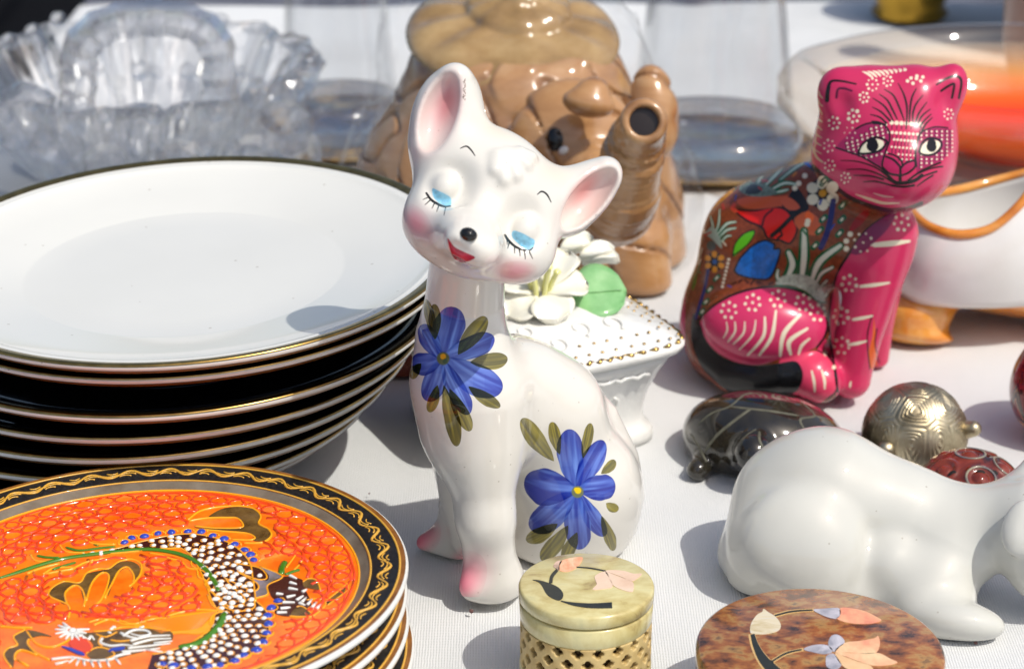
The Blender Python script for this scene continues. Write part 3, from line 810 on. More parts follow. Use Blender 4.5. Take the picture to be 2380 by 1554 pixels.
# ------------------------------------------------------------------ the dragon plates
def build_dragon():
    R = .0858; C = np.array([-.118, .6255, .0505]); EUL = (-.0324, -.0205, 0.)
    from mathutils import Euler
    M = np.array(Euler(EUL).to_matrix())
    TH = .0098
    YEL = simple("raised_yellow_enamel", L(226, 172, 66), .30, coat=.5, var=.15, scale=400)
    ORY = simple("raised_amber_enamel", L(250, 168, 24), .25, coat=.6)
    RED = simple("raised_red_enamel", L(242, 74, 22), .14, coat=.7, var=.12, scale=120)
    ORANGE = ramp_mat("orange_enamel", [(.35, L(248, 104, 12)), (.65, L(255, 142, 30))], 90, .16, coat=.6)
    BROWN = simple("brown_enamel", L(70, 30, 24), .2, coat=.4)
    BLK = ramp_mat("matt_black_enamel", [(.45, (.009, .009, .010, 1)), (.75, (.03, .03, .032, 1))], 900, .38)
    GREY = ramp_mat("pearl_grey_lustre", [(.3, L(96, 84, 70)), (.7, L(140, 132, 118))], 60, .28, coat=.2)
    BRZ = ramp_mat("bronze_lustre", [(.3, L(74, 50, 18)), (.7, L(128, 98, 52))], 160, .25, coat=.4)
    EDGE = ramp_mat("bronze_edge", [(.3, L(110, 66, 22)), (.7, L(158, 104, 48))], 120, .3, coat=.3)
    GRN = simple("raised_green_enamel", L(72, 128, 24), .15, coat=.6, var=.15, scale=200)
    WHT = simple("raised_white_enamel", L(232, 230, 222), .12, coat=.6)
    BLU = simple("raised_blue_enamel", L(48, 74, 186), .10, coat=.7, var=.2, scale=500)
    PRL = ramp_mat("mauve_lustre", [(.35, L(104, 96, 86)), (.65, L(150, 138, 150))], 90, .2, coat=.4)
    def hz(r):
        t = np.clip((np.asarray(r) / R - .80) / .10, 0, 1); t = t * t * (3 - 2 * t)
        return TH - .0042 + .0034 * t + .0008 * np.clip((np.asarray(r) / R - .9) / .1, 0, 1)
    root = empty("dragon_plate")
    rr = np.concatenate([[0], np.linspace(.1, .78, 8), np.linspace(.8, .985, 16)]) * R
    prof = [(a, float(hz(a))) for a in rr] + [(R * .996, float(hz(R)) - .0002), (R, float(hz(R)) - .0010), (R * .997, float(hz(R)) - .0020), (R * .93, TH - .0048), (R * .82, TH - .0075), (R * .62, TH - .0088), (R * .60, 0.), (R * .57, 0.), (R * .56, .0012), (0, .0012)]
    v, f = lathe_geo(prof, 160); f = [q for q in f]
    mesh_obj("plate_body", v, f, WHITE_CHINA, root)
    def band(name, a, b, mat, lift):
        q = np.linspace(a, b, 6) * R
        vv, ff = lathe_geo([(x, float(hz(x)) + lift) for x in q], 160, cap=False)
        return mesh_obj(name, vv, ff, mat, root)
    medal = band("medallion", 0.0001, .818, ORANGE, .00016)
    band("lustre_band", .818, .860, GREY, .00013)
    band("rim_band", .860, .968, BLK, .00013)
    band("bronze_band", .968, .990, EDGE, .00013)
    th = np.linspace(0, 2 * np.pi, 220, endpoint=False)
    def ringline(rad_, w, mat, name):
        p = np.stack([rad_ * R * np.cos(th), rad_ * R * np.sin(th), hz(rad_ * R) + .0002 + 0 * th], -1)
        vv, ff = tube_geo(p, w, 6, closed=True, flat=.7); mesh_obj(name, vv, ff, mat, root)
    ringline(.8185, .00042, ORY, "gold_ring"); ringline(.862, .00042, YEL, "gold_ring"); ringline(.9685, .00042, YEL, "gold_ring")
    mb = MB(); N = 37
    T = np.linspace(0, 2 * np.pi, N * 10, endpoint=False)
    jit = 1 + .16 * (noise1(T * 9, 3) - .5); ph = .5 * (noise1(T * 5, 4) - .5)
    wr = (.914 + .0235 * jit * np.sin(N * T + ph)) * R
    vv, ff = tube_geo(np.stack([wr * np.cos(T), wr * np.sin(T), hz(wr) + .0002], -1),   .00046 * (1 + .25 * np.cos(N * T)), 6, closed=True, flat=.8); mb.add(vv, ff)
    for k in range(N * 2):
        cth = (k + .5) * math.pi / N + random.uniform(-.008, .008); sgn = 1 if k % 2 == 0 else -1
        # small nested arcs in each hollow of the wave
        for q, (dr, wd) in enumerate(((.0, .037), (.0115, .024))):
            a = np.linspace(-1, 1, 7); wd = wd * random.uniform(.85, 1.1)
            rq = (.914 - sgn * (.0035 + dr) + sgn * .0125 * (1 - a * a) * (1 if q == 0 else .7)) * R
            tq = cth + a * wd + .012 * sgn * q
            vv, ff = tube_geo(np.stack([rq * np.cos(tq), rq * np.sin(tq), hz(rq) + .0002], -1), .00027, 5, flat=.8); mb.add(vv, ff)
    mb.build("gold_scrollwork", YEL, root)
    base_parts = [c for c in root.children]

    # ---- the raised dragon of the uppermost plate, measured over the photograph
    def loc(pts):
        pts = np.atleast_2d(np.asarray(pts, float)); d = ray(pts[:, 0], pts[:, 1]); n = M[:, 2]
        o = C + n * (-.0042 + .0002)
        t = ((o - _c) @ n) / (d @ n); w = _c + d * t[:, None] - C
        q = w @ M; return q[:, :2]
    z5 = lambda *p: loc([(x * .4195, 1030.3 + y * .4195) for x, y in p])
    z3 = lambda *p: loc([(x / 2.77 / 1.2618, (1400 + y / 2.77) / 1.2618) for x, y in p])
    z4 = lambda *p: loc([((400 + x / 3.042) / 1.2618, (1450 + y / 3.042) / 1.2618) for x, y in p])
    zr = lambda *p: loc([((800 + x / 3.04) / 1.2618, (1450 + y / 3.04) / 1.2618) for x, y in p])
    Z0 = float(hz(0)) + .00016
    def lift(q, h=0.): return np.column_stack([q, np.full(len(q), Z0 + h)])
    gold = MB(); red = MB()
    def line(q, w=.00034, mbx=None, sm=5, h=.0001, closed=False):
        q = smooth_curve(q, sm, closed) if len(q) > 2 else q
        vv, ff = tube_geo(lift(q, h), w, 6, flat=.9, closed=closed); (gold if mbx is None else mbx).add(vv, ff)
    def flat(name, q, mat, h=.00022, sm=4):
        q = smooth_curve(q, sm, True)
        vv, ff = prism_geo(lift(q), (0, 0, 1), h); return mesh_obj(name, vv, ff, mat, root, smooth=False)
    corridor = []
    # body of the dragon
    up = z5((430, 622), (560, 605), (680, 590), (800, 567), (950, 545), (1060, 545), (1170, 590), (1240, 670), (1270, 760), (1290, 840), (1305, 890))
    upw = np.array([.0004, .0010, .0020, .0034, .0048, .0056, .0072, .0080, .0074, .0068, .0062])
    lo_ = z5((1318, 890), (1330, 940), (1335, 1000), (1300, 1075), (1230, 1130), (1140, 1170), (1040, 1195), (930, 1212), (830, 1215))
    low = np.array([.0058, .0078, .0086, .0098, .0098, .0090, .0078, .0066, .0050])
    def ribbon(q, w):
        c = smooth_curve(np.column_stack([q, w]), 6); p, w = c[:, :2], c[:, 2]
        t = np.gradient(p, axis=0); t /= np.linalg.norm(t, axis=1)[:, None]; n_ = np.stack([-t[:, 1], t[:, 0]], 1)
        return p, w, n_
    dots = []
    for q, w in ((up, upw), (lo_, low)):
        p, wd, nn = ribbon(q, w); corridor.append((p, wd + .0022))
        poly = np.concatenate([p + nn * wd[:, None], (p - nn * wd[:, None])[::-1]])
        vv, ff = prism_geo(lift(poly), (0, 0, 1), .0002); mesh_obj("dragon_body", vv, ff, BROWN, root, smooth=False)
        line(p + nn * wd[:, None], sm=1); line(p - nn * wd[:, None], sm=1)
        s = np.concatenate([[0], np.cumsum(np.linalg.norm(np.diff(p, axis=0), axis=1))])
        row = 0; u = .0012
        while u < s[-1] - .0008:
            i = min(int(np.searchsorted(s, u)), len(p) - 1)
            n = max(1, int(round(2 * wd[i] / .0036)))
            for k in range(n):
                a = (k + .5 + (.25 if row % 2 else -.25)) / n * 2 - 1
                if abs(a) > .93 : continue
                dots.append((p[i] + nn[i] * wd[i] * a * .92, math.atan2(nn[i][1], nn[i][0])))
            row += 1; u += .0031
    # scale outlines: a little gold arc beside every dot
    for q, ang in dots:
        a = np.linspace(-1.9, 1.9, 6) + ang + math.pi / 2
        c = q + .00125 * np.stack([np.cos(a), np.sin(a)], 1)
        vv, ff = tube_geo(lift(c, .0002), .00017, 4); gold.add(vv, ff)
    vv, ff = dome_geo((0, 0, 0), .00098, h=.75, seg=10, rings=3, sx=1.15)
    dm = mesh_obj("scale_dot", vv, ff, WHT, root); me = dm.data
    for i, (q, ang) in enumerate(dots[:290]):
        o = dm if i == 0 else dm.copy()
        if i: COL.objects.link(o)
        s = random.uniform(.8, 1.12); o.scale = (s * random.uniform(.9, 1.2), s, s); o.rotation_euler.z = random.uniform(0, 3); o.location = (*q, Z0 + .0001)
    # blue beads along the back
    bb = z5((690, 548), (730, 523), (800, 515), (875, 499), (950, 492), (1040, 488), (1115, 490), (1178, 512), (1240, 530), (1300, 560), (1355, 590), (1387, 617), (1405, 645), (1540, 872), (1502, 911), (1482, 955), (1487, 1000), (1477, 1050), (1460, 1100), (1420, 1145), (1350, 1175), (1300, 1205), (1220, 1228), (1150, 1238), (1060, 1245), (960, 1232), (900, 1222))
    vv, ff = dome_geo((0, 0, 0), .00135, h=.7, seg=12, rings=4, sx=1.2)
    bd = mesh_obj("blue_bead", vv, ff, BLU, root)
    bc = bb.mean(0)
    for i, q in enumerate(bb):
        o = bd if i == 0 else bd.copy()
        if i: COL.objects.link(o)
        s = random.uniform(.85, 1.1); o.scale = (s, s, s); o.rotation_euler.z = random.uniform(0, 3); o.location = (*q, Z0 + .0001)
        a = math.atan2(*(q - bc)[::-1]); t = np.linspace(-1.7, 1.7, 7) + a
        c = q + .0021 * np.stack([np.cos(t), np.sin(t)], 1); vv, ff = tube_geo(lift(c, .0001), .0003, 5); gold.add(vv, ff)
        corridor.append((q[None], np.array([.003])))
    # green belly line and tail fringe
    grn = MB()
    gl = [z5((-10, 748), (100, 715), (220, 675), (350, 640), (480, 620), (650, 600), (820, 588), (960, 605), (1060, 640), (1140, 700), (1190, 770), (1210, 818)), z5((1245, 935), (1215, 1005), (1145, 1078), (1070, 1117), (990, 1130)),
          z5((205, 622), (260, 632), (330, 634)), z5((365, 575), (420, 592), (470, 592), (560, 580), (640, 572)), z5((520, 560), (545, 567)), z5((290, 700), (350, 680), (420, 660)), z5((1560, 725), (1562, 690), (1580, 655)), z5((1580, 728), (1620, 712), (1660, 700))]
    gw = [.0010, .0014, .0006, .0006, .0005, .0006, .0011, .0007]
    for q, w in zip(gl, gw):
        c = smooth_curve(q, 5); k = len(c); prof_ = w * np.minimum(1, .35 + 1.6 * np.sin(np.linspace(.1, math.pi - .15, k)))
        vv, ff = tube_geo(lift(c, .0002), prof_, 7, flat=.6); grn.add(vv, ff); corridor.append((c, np.full(k, w + .0012)))
    grn.build("green_enamel", GRN, root)
    for q in (z5((150, 720), (230, 690), (330, 665)), z5((170, 615), (200, 650), (300, 655)), z5((330, 560), (370, 600), (470, 605)), z5((470, 530), (520, 555), (640, 560)), z5((240, 725), (300, 690), (420, 690), (250, 722)), z5((400, 695), (470, 660), (560, 640)), z5((500, 660), (560, 640), (640, 630)),
              z5((830, 607), (900, 620), (950, 640), (1000, 650), (1040, 690), (1090, 700), (1100, 740), (1140, 760), (1160, 800), (1200, 850)), z5((0, 1010), (90, 1018), (180, 1020)), z5((520, 1005), (600, 975), (680, 985), (740, 1000), (860, 970), (920, 970)), z5((920, 960), (1000, 935), (1100, 920), (1240, 930)), z5((1240, 930), (1180, 900), (1150, 840))):
        line(q, .00040, None)
    # gilded clouds
    flat("gilded_cloud", z4((640, 205), (760, 130), (900, 110), (1040, 130), (1100, 190), (1080, 265), (1180, 320), (1190, 385), (1100, 415), (1040, 405), (1050, 370), (950, 340), (700, 322), (520, 292), (640, 302), (900, 300), (950, 270), (900, 215), (760, 207)), BRZ)
    for q in (z4((460, 225), (560, 150), (700, 115), (860, 103), (1000, 110), (1080, 150), (1110, 200), (1092, 260), (1180, 310), (1202, 370), (1120, 427), (960, 432)), z4((470, 235), (620, 210), (800, 205), (900, 212), (950, 265), (920, 298), (700, 300), (520, 280)), z4((560, 310), (800, 330), (980, 345), (1055, 380), (1020, 405), (850, 400))): line(q, .0004)
    flat("gilded_cloud", z3((410, 955), (425, 895), (520, 850), (640, 858), (700, 782), (880, 742), (960, 690), (1060, 680), (1132, 720), (1130, 780), (1085, 845), (1078, 770), (1030, 730), (965, 770), (920, 850), (875, 960), (880, 790), (820, 780), (755, 840), (690, 1000), (650, 890), (590, 880), (530, 940), (545, 1035)), BRZ, sm=3)
    for q in (z3((555, 1135), (568, 1080), (545, 1030), (405, 965), (415, 905), (520, 845), (645, 855), (700, 780), (790, 742), (880, 742), (960, 688), (1060, 663), (1143, 700), (1142, 780), (1090, 850), (1050, 885)), z3((548, 1035), (528, 940), (600, 878), (660, 900), (690, 980), (680, 1045)), z3((700, 1000), (745, 860), (820, 778), (882, 790), (870, 880), (815, 1000), (730, 1060)), z3((850, 978), (915, 850), (965, 760), (1035, 728), (1085, 790), (1085, 850))): line(q, .0004)
    flat("gilded_cloud", z3((102, 1290), (200, 1242), (300, 1250), (420, 1290), (330, 1285), (240, 1310), (225, 1350), (270, 1415), (430, 1485), (300, 1430), (200, 1395), (140, 1420), (120, 1480), (100, 1545), (40, 1460), (62, 1392), (150, 1362)), BRZ)
    for q in (z3((0, 1208), (100, 1215), (200, 1235), (110, 1290), (140, 1360), (60, 1390), (30, 1450), (90, 1540)), z3((215, 1245), (300, 1350), (420, 1375), (540, 1330), (570, 1300)), z3((235, 1310), (225, 1350), (290, 1420), (400, 1480)), z3((120, 1480), (125, 1430), (180, 1400), (300, 1440)), z3((140, 1480), (230, 1530))): line(q, .0004)
    # fan of amber lines beside the head
    flat("amber_fan", z4((-20, 1165), (150, 1130), (400, 1070), (790, 1035), (700, 1140), (640, 1210), (540, 1240), (400, 1235), (200, 1250), (60, 1230)), ORY, .00018)
    fan = simple("amber_line", L(214, 118, 10), .3)
    mbf = MB()
    for k in range(12):
        t = k / 11; q = z4((0 + 20 * k, 1140 + 9 * k), (260, 1110 + 10 * k), (470, 1085 + 11 * k), (720 - 12 * k, 1045 + 12 * k))
        line(q, .00017, mbf, h=.0002)
    mbf.build("fan_line", fan, root)
    line(z4((780, 1035), (680, 1080), (655, 1150), (690, 1190), (600, 1240)), .0004); line(z4((800, 1090), (700, 1200), (570, 1290)), .0003)
    # foreleg, claws and tail fin on the right
    flat("mauve_fin", z4((900, 690), (1100, 650), (1280, 720), (1270, 760), (1180, 800), (1165, 890), (1060, 930), (1040, 1010), (930, 1030), (820, 1010), (700, 900), (690, 870), (780, 980), (960, 960), (930, 880), (800, 760), (1040, 860), (1090, 820), (1000, 760)), PRL, .00018)
    flat("dragon_leg", z4((1090, 650), (1180, 720), (1150, 770), (1000, 720), (900, 690), (1080, 800), (1080, 850), (1000, 840), (800, 750), (940, 880), (970, 950), (900, 985), (820, 980), (740, 900), (720, 780), (760, 640), (880, 610)), BROWN, .00024)
    flat("dragon_claw", z4((1180, 800), (1290, 740), (1350, 730), (1400, 740), (1480, 760), (1500, 830), (1560, 960), (1540, 1000), (1400, 1080), (1240, 1060), (1250, 960), (1200, 900)), BROWN, .0002)
    for q in (z4((905, 680), (1000, 730), (1100, 760), (1160, 750), (1150, 700), (1080, 650), (880, 615)), z4((780, 740), (900, 800), (1040, 860), (1090, 830), (1060, 780), (900, 690)), z4((720, 880), (790, 980), (900, 995), (965, 960), (950, 900), (860, 830), (800, 760)), z4((1100, 640), (1280, 710), (1290, 750), (1170, 810), (1170, 890), (1060, 930), (1050, 1010), (930, 1040), (800, 1010), (690, 890), (610, 800), (650, 740), (590, 680), (500, 640), (490, 590))): line(q, .00034)
    dot2 = z4((920, 660), (1010, 695), (1100, 725), (780, 700), (860, 735), (935, 765), (1015, 810), (750, 810), (830, 830), (870, 890), (920, 925), (820, 925), (855, 970), (790, 870))
    for q in dot2:
        o = dm.copy(); COL.objects.link(o); s = random.uniform(.9, 1.15); o.scale = (s, s, s); o.location = (*q, Z0 + .0002)
    wh = MB()
    def wline(q, w=.0006):
        w = w * .72 
        c = smooth_curve(q, 5) if len(q) > 2 else q
        k = len(c); vv, ff = tube_geo(lift(c, .0003), w * (1 - .55 * np.linspace(0, 1, k) ** 2), 6, flat=.8); wh.add(vv, ff)
    for x, y, dx, dy in ((1400, 740, 60, 14), (1400, 795, 60, 8), (1400, 845, 80, 6), (1280, 890, 60, 2), (1380, 910, 80, -10), (1360, 965, 110, 0), (1330, 1015, 90, -6), (1300, 1055, 90, -2), (1460, 925, 60, -20), (1480, 980, 50, 10), (1500, 860, 40, -12)): wline(z4((x - dx / 2, y - dy), (x, y), (x + dx / 2, y + dy)), .00085)
    for x, y, dx, dy in ((330, 960, 40, 50), (370, 985, 40, 46), (410, 1000, 30, 40), (280, 940, 40, 40)): wline(zr((x - dx / 2, y + dy / 2), (x + dx / 2, y - dy / 2)), .0008)
    flat("gilded_claw", zr((270, 780), (320, 755), (390, 770), (420, 845), (330, 835), (280, 825)), BRZ); flat("gilded_claw", zr((480, 955), (560, 890), (640, 830), (660, 800), (665, 850), (600, 900), (490, 985)), BRZ); flat("gilded_claw", zr((200, 1010), (260, 1000), (350, 1075), (250, 1085), (160, 1080)), BRZ)
    for q in (zr((270, 780), (320, 750), (390, 765), (425, 850)), zr((470, 950), (560, 880), (640, 815), (660, 790), (670, 850), (600, 905), (490, 985)), zr((210, 1000), (270, 1000), (355, 1080), (240, 1088), (150, 1082)), zr((300, 940), (390, 930), (470, 960), (450, 1010), (360, 1080)), zr((120, 650), (180, 570), (200, 540)), zr((190, 670), (240, 620), (270, 575))): line(q, .0003)
    # head, whiskers and mane
    flat("dragon_head", z3((560, 1250), (760, 1260), (1000, 1230), (1180, 1225), (1385, 1250), (1385, 1330), (1200, 1400), (1050, 1440), (900, 1480), (760, 1480), (700, 1420), (760, 1370), (700, 1300)), BRZ, .0002)
    flat("red_tongue", z3((560, 1340), (620, 1310), (700, 1325), (745, 1390), (700, 1425), (600, 1400)), RED, .0005)
    flat("blue_lip", z3((500, 1375), (560, 1385), (640, 1410), (690, 1440), (640, 1440), (560, 1405)), BLU, .0005); flat("blue_lip", z3((880, 1415), (920, 1390), (1010, 1380), (1000, 1400), (930, 1412)), BLU, .0005)
    for k in range(11):
        a = 2.2 + k * .42; c = np.array([585, 1245]); q = [c + np.array([math.cos(a) * r_, -math.sin(a) * r_ * .62]) for r_ in (35, 95, 150 * random.uniform(.8, 1.1))]
        wline(z3(*q), .0008)
    for q in (((830, 1310), (820, 1345), (900, 1370), (1000, 1362), (1080, 1370)), ((1000, 1290), (1080, 1245), (1180, 1245), (1220, 1275), (1140, 1290), (1060, 1270)), ((980, 1265), (1060, 1300), (1160, 1310)), ((1060, 1330), (1200, 1295), (1385, 1285)), ((1080, 1360), (1230, 1320), (1390, 1310)), ((1040, 1390), (1180, 1375), (1385, 1350)), ((990, 1420), (1120, 1410), (1300, 1390)),
              ((420, 1480), (560, 1465), (660, 1475), (720, 1495)), ((1060, 1430), (960, 1450), (900, 1480), (800, 1490), (700, 1485), (640, 1470)), ((680, 1490), (690, 1530)), ((740, 1495), (760, 1540)), ((800, 1495), (820, 1545)), ((870, 1490), (890, 1540)), ((940, 1470), (980, 1520)), ((600, 1475), (560, 1510)), ((640, 1485), (620, 1530)), ((1170, 1215), (1130, 1225)), ((900, 1240), (925, 1215), (940, 1225)), ((880, 1260), (905, 1265)), ((645, 1295), (665, 1280), (680, 1310)), ((720, 1320), (740, 1290), (765, 1320)), ((450, 1520), (560, 1490)), ((1250, 1350), (1400, 1330)), ((1180, 1400), (1320, 1420))): wline(z3(*q), .00075)
    for k in range(9):
        a = k / 9 * 6.28; vv, ff = dome_geo(np.array([*(z3((590, 1245))[0]), Z0 + .0004]), .0011, h=.6, seg=10, rings=3)
    wh.add(vv, ff)
    tag(wh.build("white_enamel", WHT, root), kind="stuff")
    for q in (((760, 1250), (900, 1240), (1000, 1215), (1200, 1222), (1385, 1245)), ((780, 1270), (860, 1295), (950, 1255)), ((820, 1290), (800, 1340), (830, 1370)), ((900, 1320), (980, 1330), (1100, 1315), (1220, 1290)), ((700, 1430), (760, 1390), (820, 1380), (890, 1400), (930, 1440), (860, 1475)), ((720, 1175), (820, 1150), (920, 1160), (1010, 1190), (1130, 1180), (1250, 1140))): line(z3(*q), .00035)
    for c in (up, lo_): pass
    # red trailed enamel filling the ground
    polys = [(z4((460, 225), (560, 140), (860, 95), (1100, 150), (1200, 320), (1200, 400), (1000, 440), (520, 300)),), (z3((400, 960), (420, 880), (700, 740), (1060, 650), (1160, 720), (1090, 880), (700, 1070), (560, 1080)),), (z4((-60, 1180), (150, 1130), (400, 1070), (800, 1020), (1290, 680), (1560, 760), (1560, 1000), (1400, 1110), (1100, 1120), (560, 1300), (-100, 1290)),), (z3((0, 1220), (420, 1180), (600, 1150), (1385, 1210), (1385, 1480), (700, 1560), (0, 1560)),)]
    def inpoly(q, poly):
        ins = False; n = len(poly)
        for i in range(n):
            a, b = poly[i], poly[(i + 1) % n]
            if (a[1] > q[1]) != (b[1] > q[1]) and q[0] < (b[0] - a[0]) * (q[1] - a[1]) / (b[1] - a[1] + 1e-12) + a[0]: ins = not ins
        return ins
    CP = np.concatenate([p for p, w in corridor]); CW = np.concatenate([w for p, w in corridor])
    def free(q, m=.0008):
        if np.hypot(*q) > .80 * R: return False
        if (np.hypot(CP[:, 0] - q[0], CP[:, 1] - q[1]) < CW + m).any(): return False
        return not any(inpoly(q, p[0]) for p in polys)
    ring = np.linspace(0, 2 * np.pi, 90)
    rw = (.795 + .008 * noise1(ring * 20, 5)) * R
    vv, ff = tube_geo(lift(np.stack([rw * np.cos(ring), rw * np.sin(ring)], 1)), .0006, 6); red.add(vv, ff)
    rowsn = 0
    for r0 in np.arange(.06, .77, .078):
        n = max(5, int(2 * math.pi * r0 * R / .0066)); path = []
        steps = n * 9
        for k in range(steps + 1):
            a = k / steps * 2 * math.pi; ph_ = k / 9 * 2 * math.pi
            am = .0031 * (.85 + .3 * noise1(np.array([a * 8 + r0 * 50]), 9)[0])
            rr_ = r0 * R + am * math.cos(ph_) + .0016 * (noise1(np.array([a * 4 + r0 * 31]), 2)[0] - .5)
            aa = a + (1.5 * am * math.sin(ph_)) / max(r0 * R, .006)
            q = np.array([rr_ * math.cos(aa), rr_ * math.sin(aa)]); q[1] *= 1.0
            if free(q): path.append(q)
            else:
                if len(path) > 3: vv, ff = tube_geo(lift(np.array(path)), .00066 * (.75 + .4 * noise1(np.arange(len(path)) * .3 + rowsn, 7)), 5, flat=.85); red.add(vv, ff)
                path = []; rowsn += 3
        if len(path) > 3: vv, ff = tube_geo(lift(np.array(path)), .00050, 5, flat=.85); red.add(vv, ff)
    red.build("red_trailing", RED, root)
    gold.build("gold_outline", ORY, root)
    root.location = C - M[:, 2] * TH; root.rotation_euler = EUL
    tag(root, "plate with an orange dragon medallion in raised enamel, topmost of the stack in front", "plate", "dragon plates stacked at the front left")
    labs = ["black rimmed plate second from the top, close under the orange dragon plate", "black rimmed plate third from the top, under the orange dragon plate stack", "black rimmed plate with gold scrolls jutting out, second from the bottom under the dragon plate", "black rimmed plate at the bottom of the dragon plate stack, on the white cloth"]
    keep = {c.name for c in base_parts}
    for i, (x, y, z) in enumerate([(-.1184, .6262, .0412), (-.1180, .6250, .0324), (-.1165, .6262, .0226), (-.1182, .627, .0128)]):
        r2 = root.copy(); COL.objects.link(r2)
        for c in base_parts:
            d = c.copy(); COL.objects.link(d); d.parent = r2
        k = 1 - (i + 1) / 4
        r2.rotation_euler = (EUL[0] * k, EUL[1] * k, random.uniform(0, 6)) if i < 3 else (0, 0, 2.)
        if i < 3:
            lean = Euler((EUL[0] * k, EUL[1] * k, 0)).to_matrix(); r2.rotation_euler = (lean @ Matrix.Rotation(1.3 * i + .7, 3, 'Z')).to_euler()
        r2.location = (x, y, z - TH)
        tag(r2, labs[i], "plate")
build_dragon()

# ------------------------------------------------------------------ the pink painted cat
def build_pink_cat():
    f = Field()
    zb = lambda x, y: (1585 + x * .357, 396 + y * .357)
    f.ell(1768, 700, .905, 168, 215, 190, 22, .01)
    f.sph(1772, 560, .900, 140, .012)
    f.sph(1770, 760, .905, 165, .012)
    f.sph(1890, 500, .890, 125, .014)
    f.sph(2010, 560, .880, 112, .014)
    f.chain([(2050, 540, .872, 82), (2035, 640, .870, 66), (1995, 780, .868, 54), (1980, 850, .868, 50), (1978, 880, .867, 46)], .006)
    f.chain([(2050, 600, .895, 60), (2040, 760, .905, 36), (2036, 830, .907, 30)], .005)
    f.ell(1780, 755, .872, 148, 90, 80, 4, .004)
    f.chain([(1832, 848, .868, 52), (1888, 872, .861, 56), (1908, 886, .859, 50)], .004)
    f.chain([(1628, 750, .900, 42), (1648, 820, .888, 46), (1700, 866, .876, 46), (1770, 882, .868, 44), (1822, 874, .863, 40)], .004)
    f.sph(1960, 860, .880, 52, .008)
    f.ell(2062, 318, .868, 162, 145, 140, 4, .010)
    f.ell(2048, 390, .862, 150, 92, 120, 4, .012)
    f.sph(2100, 385, .848, 78, .012)
    f.sph(2132, 225, .864, 70, .012); f.sph(2000, 230, .866, 70, .012)
    f.ell(1950, 215, .865, 48, 56, 42, -12, .006); f.ell(2205, 205, .863, 42, 58, 42, 14, .006)
    f.cut(1952, 240, .852, 24, 32, 26, -8, .004); f.cut(2202, 228, .851, 20, 34, 26, 14, .004)
    f.floor(0, .002)
    can = Canvas(1580, 130, 2270, 960, 1.7, (192, 44, 88), 1.)
    pm = planar(1900, 600, .870)
    mp = paint_map(f, pm, 1580, 130, 2260, 960, .885)
    can.map = mp
    BR, INK, CRM, PINK, GRN, DG, NAVY = (122, 56, 30), (24, 18, 20), (226, 214, 186), (214, 54, 110), (14, 84, 48), (16, 60, 40), (22, 24, 96)
    can.blob(1900, 800, 500, 400, 0, (212, 56, 96), .6)
    body = [zb(*q) for q in ((840, -20), (960, 60), (1100, 180), (1300, 250), (1420, 255), (1300, 310), (1180, 400), (1090, 540), (1010, 680), (965, 860), (955, 1020), (985, 1230), (1010, 1420), (940, 1480), (870, 1500), (880, 1180), (940, 1100), (1000, 1480), (700, 1560), (300, 1520), (-30, 1300), (-60, 600), (200, -60), (600, -260))]
    can.poly(body, BR, curve=3, tex=.25)
    can.poly([zb(*q) for q in ((1240, 1080), (1215, 1180), (1222, 1290), (1275, 1275), (1262, 1160), (1262, 1060), (1250, 960))], (216, 92, 36))
    # hind foot and thigh
    can.poly([zb(*q) for q in ((640, 1220), (760, 1190), (880, 1175), (960, 1220), (1005, 1320), (1000, 1420), (930, 1490), (850, 1520), (730, 1480), (640, 1420))], (222, 66, 100), curve=4)
    can.poly([zb(*q) for q in ((118, 990), (200, 890), (330, 815), (480, 775), (640, 768), (780, 800), (890, 870), (940, 970), (930, 1060), (880, 1140), (780, 1190), (640, 1225), (520, 1262), (420, 1262), (320, 1235), (220, 1175), (150, 1090))], (202, 50, 96), curve=4)
    can.stroke([zb(*q) for q in ((100, 980), (200, 885), (330, 810), (480, 768), (640, 758), (790, 795), (900, 870), (945, 975), (935, 1070), (880, 1150))], 5.5, INK)
    # tail
    can.poly([zb(*q) for q in ((75, 930), (120, 1000), (150, 1090), (220, 1180), (330, 1242), (480, 1268), (620, 1256), (740, 1242), (785, 1310), (775, 1390), (725, 1450), (600, 1480), (400, 1470), (250, 1400), (130, 1280), (60, 1100))], (20, 20, 22), curve=4, tex=.3)
    can.stroke([zb(*q) for q in ((1545, 230), (1420, 258), (1290, 320), (1180, 410), (1090, 540), (1008, 680), (968, 860), (958, 1020), (985, 1230), (1015, 1440))], 5.5, INK)
    can.stroke([zb(*q) for q in ((830, -30), (960, 70), (1100, 180), (1300, 252), (1450, 252), (1560, 215))], 9, INK)
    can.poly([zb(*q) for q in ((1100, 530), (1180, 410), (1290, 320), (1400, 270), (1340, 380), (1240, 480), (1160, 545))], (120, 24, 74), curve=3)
    can.stroke([zb(*q) for q in ((1240, 940), (1208, 1060), (1212, 1180), (1225, 1290))], 3, INK); can.stroke([zb(*q) for q in ((1270, 1030), (1258, 1140), (1285, 1250))], 2.5, INK)
    can.stroke([zb(*q) for q in ((880, 1170), (960, 1215), (1005, 1320), (1005, 1430), (950, 1480))], 3, INK)
    # white dabs: clusters and strokes
    def cluster(x, y, r=48, n=7, d=4.2):
        x, y = zb(x, y)
        for k in range(n):
            a = k / n * 6.283 + .3; can.dot(x + r * .357 * math.cos(a), y + r * .357 * math.sin(a) * 1.05, d * random.uniform(.75, 1.1), CRM)
        can.dot(x, y, d * .8, CRM)
    for q in ((305, 910), (460, 860), (625, 835), (790, 860), (885, 925), (1090, 735), (1035, 945), (1040, 1140), (1430, 340)): cluster(*q)
    cluster(1180, 470, 58, 8, 3.2)
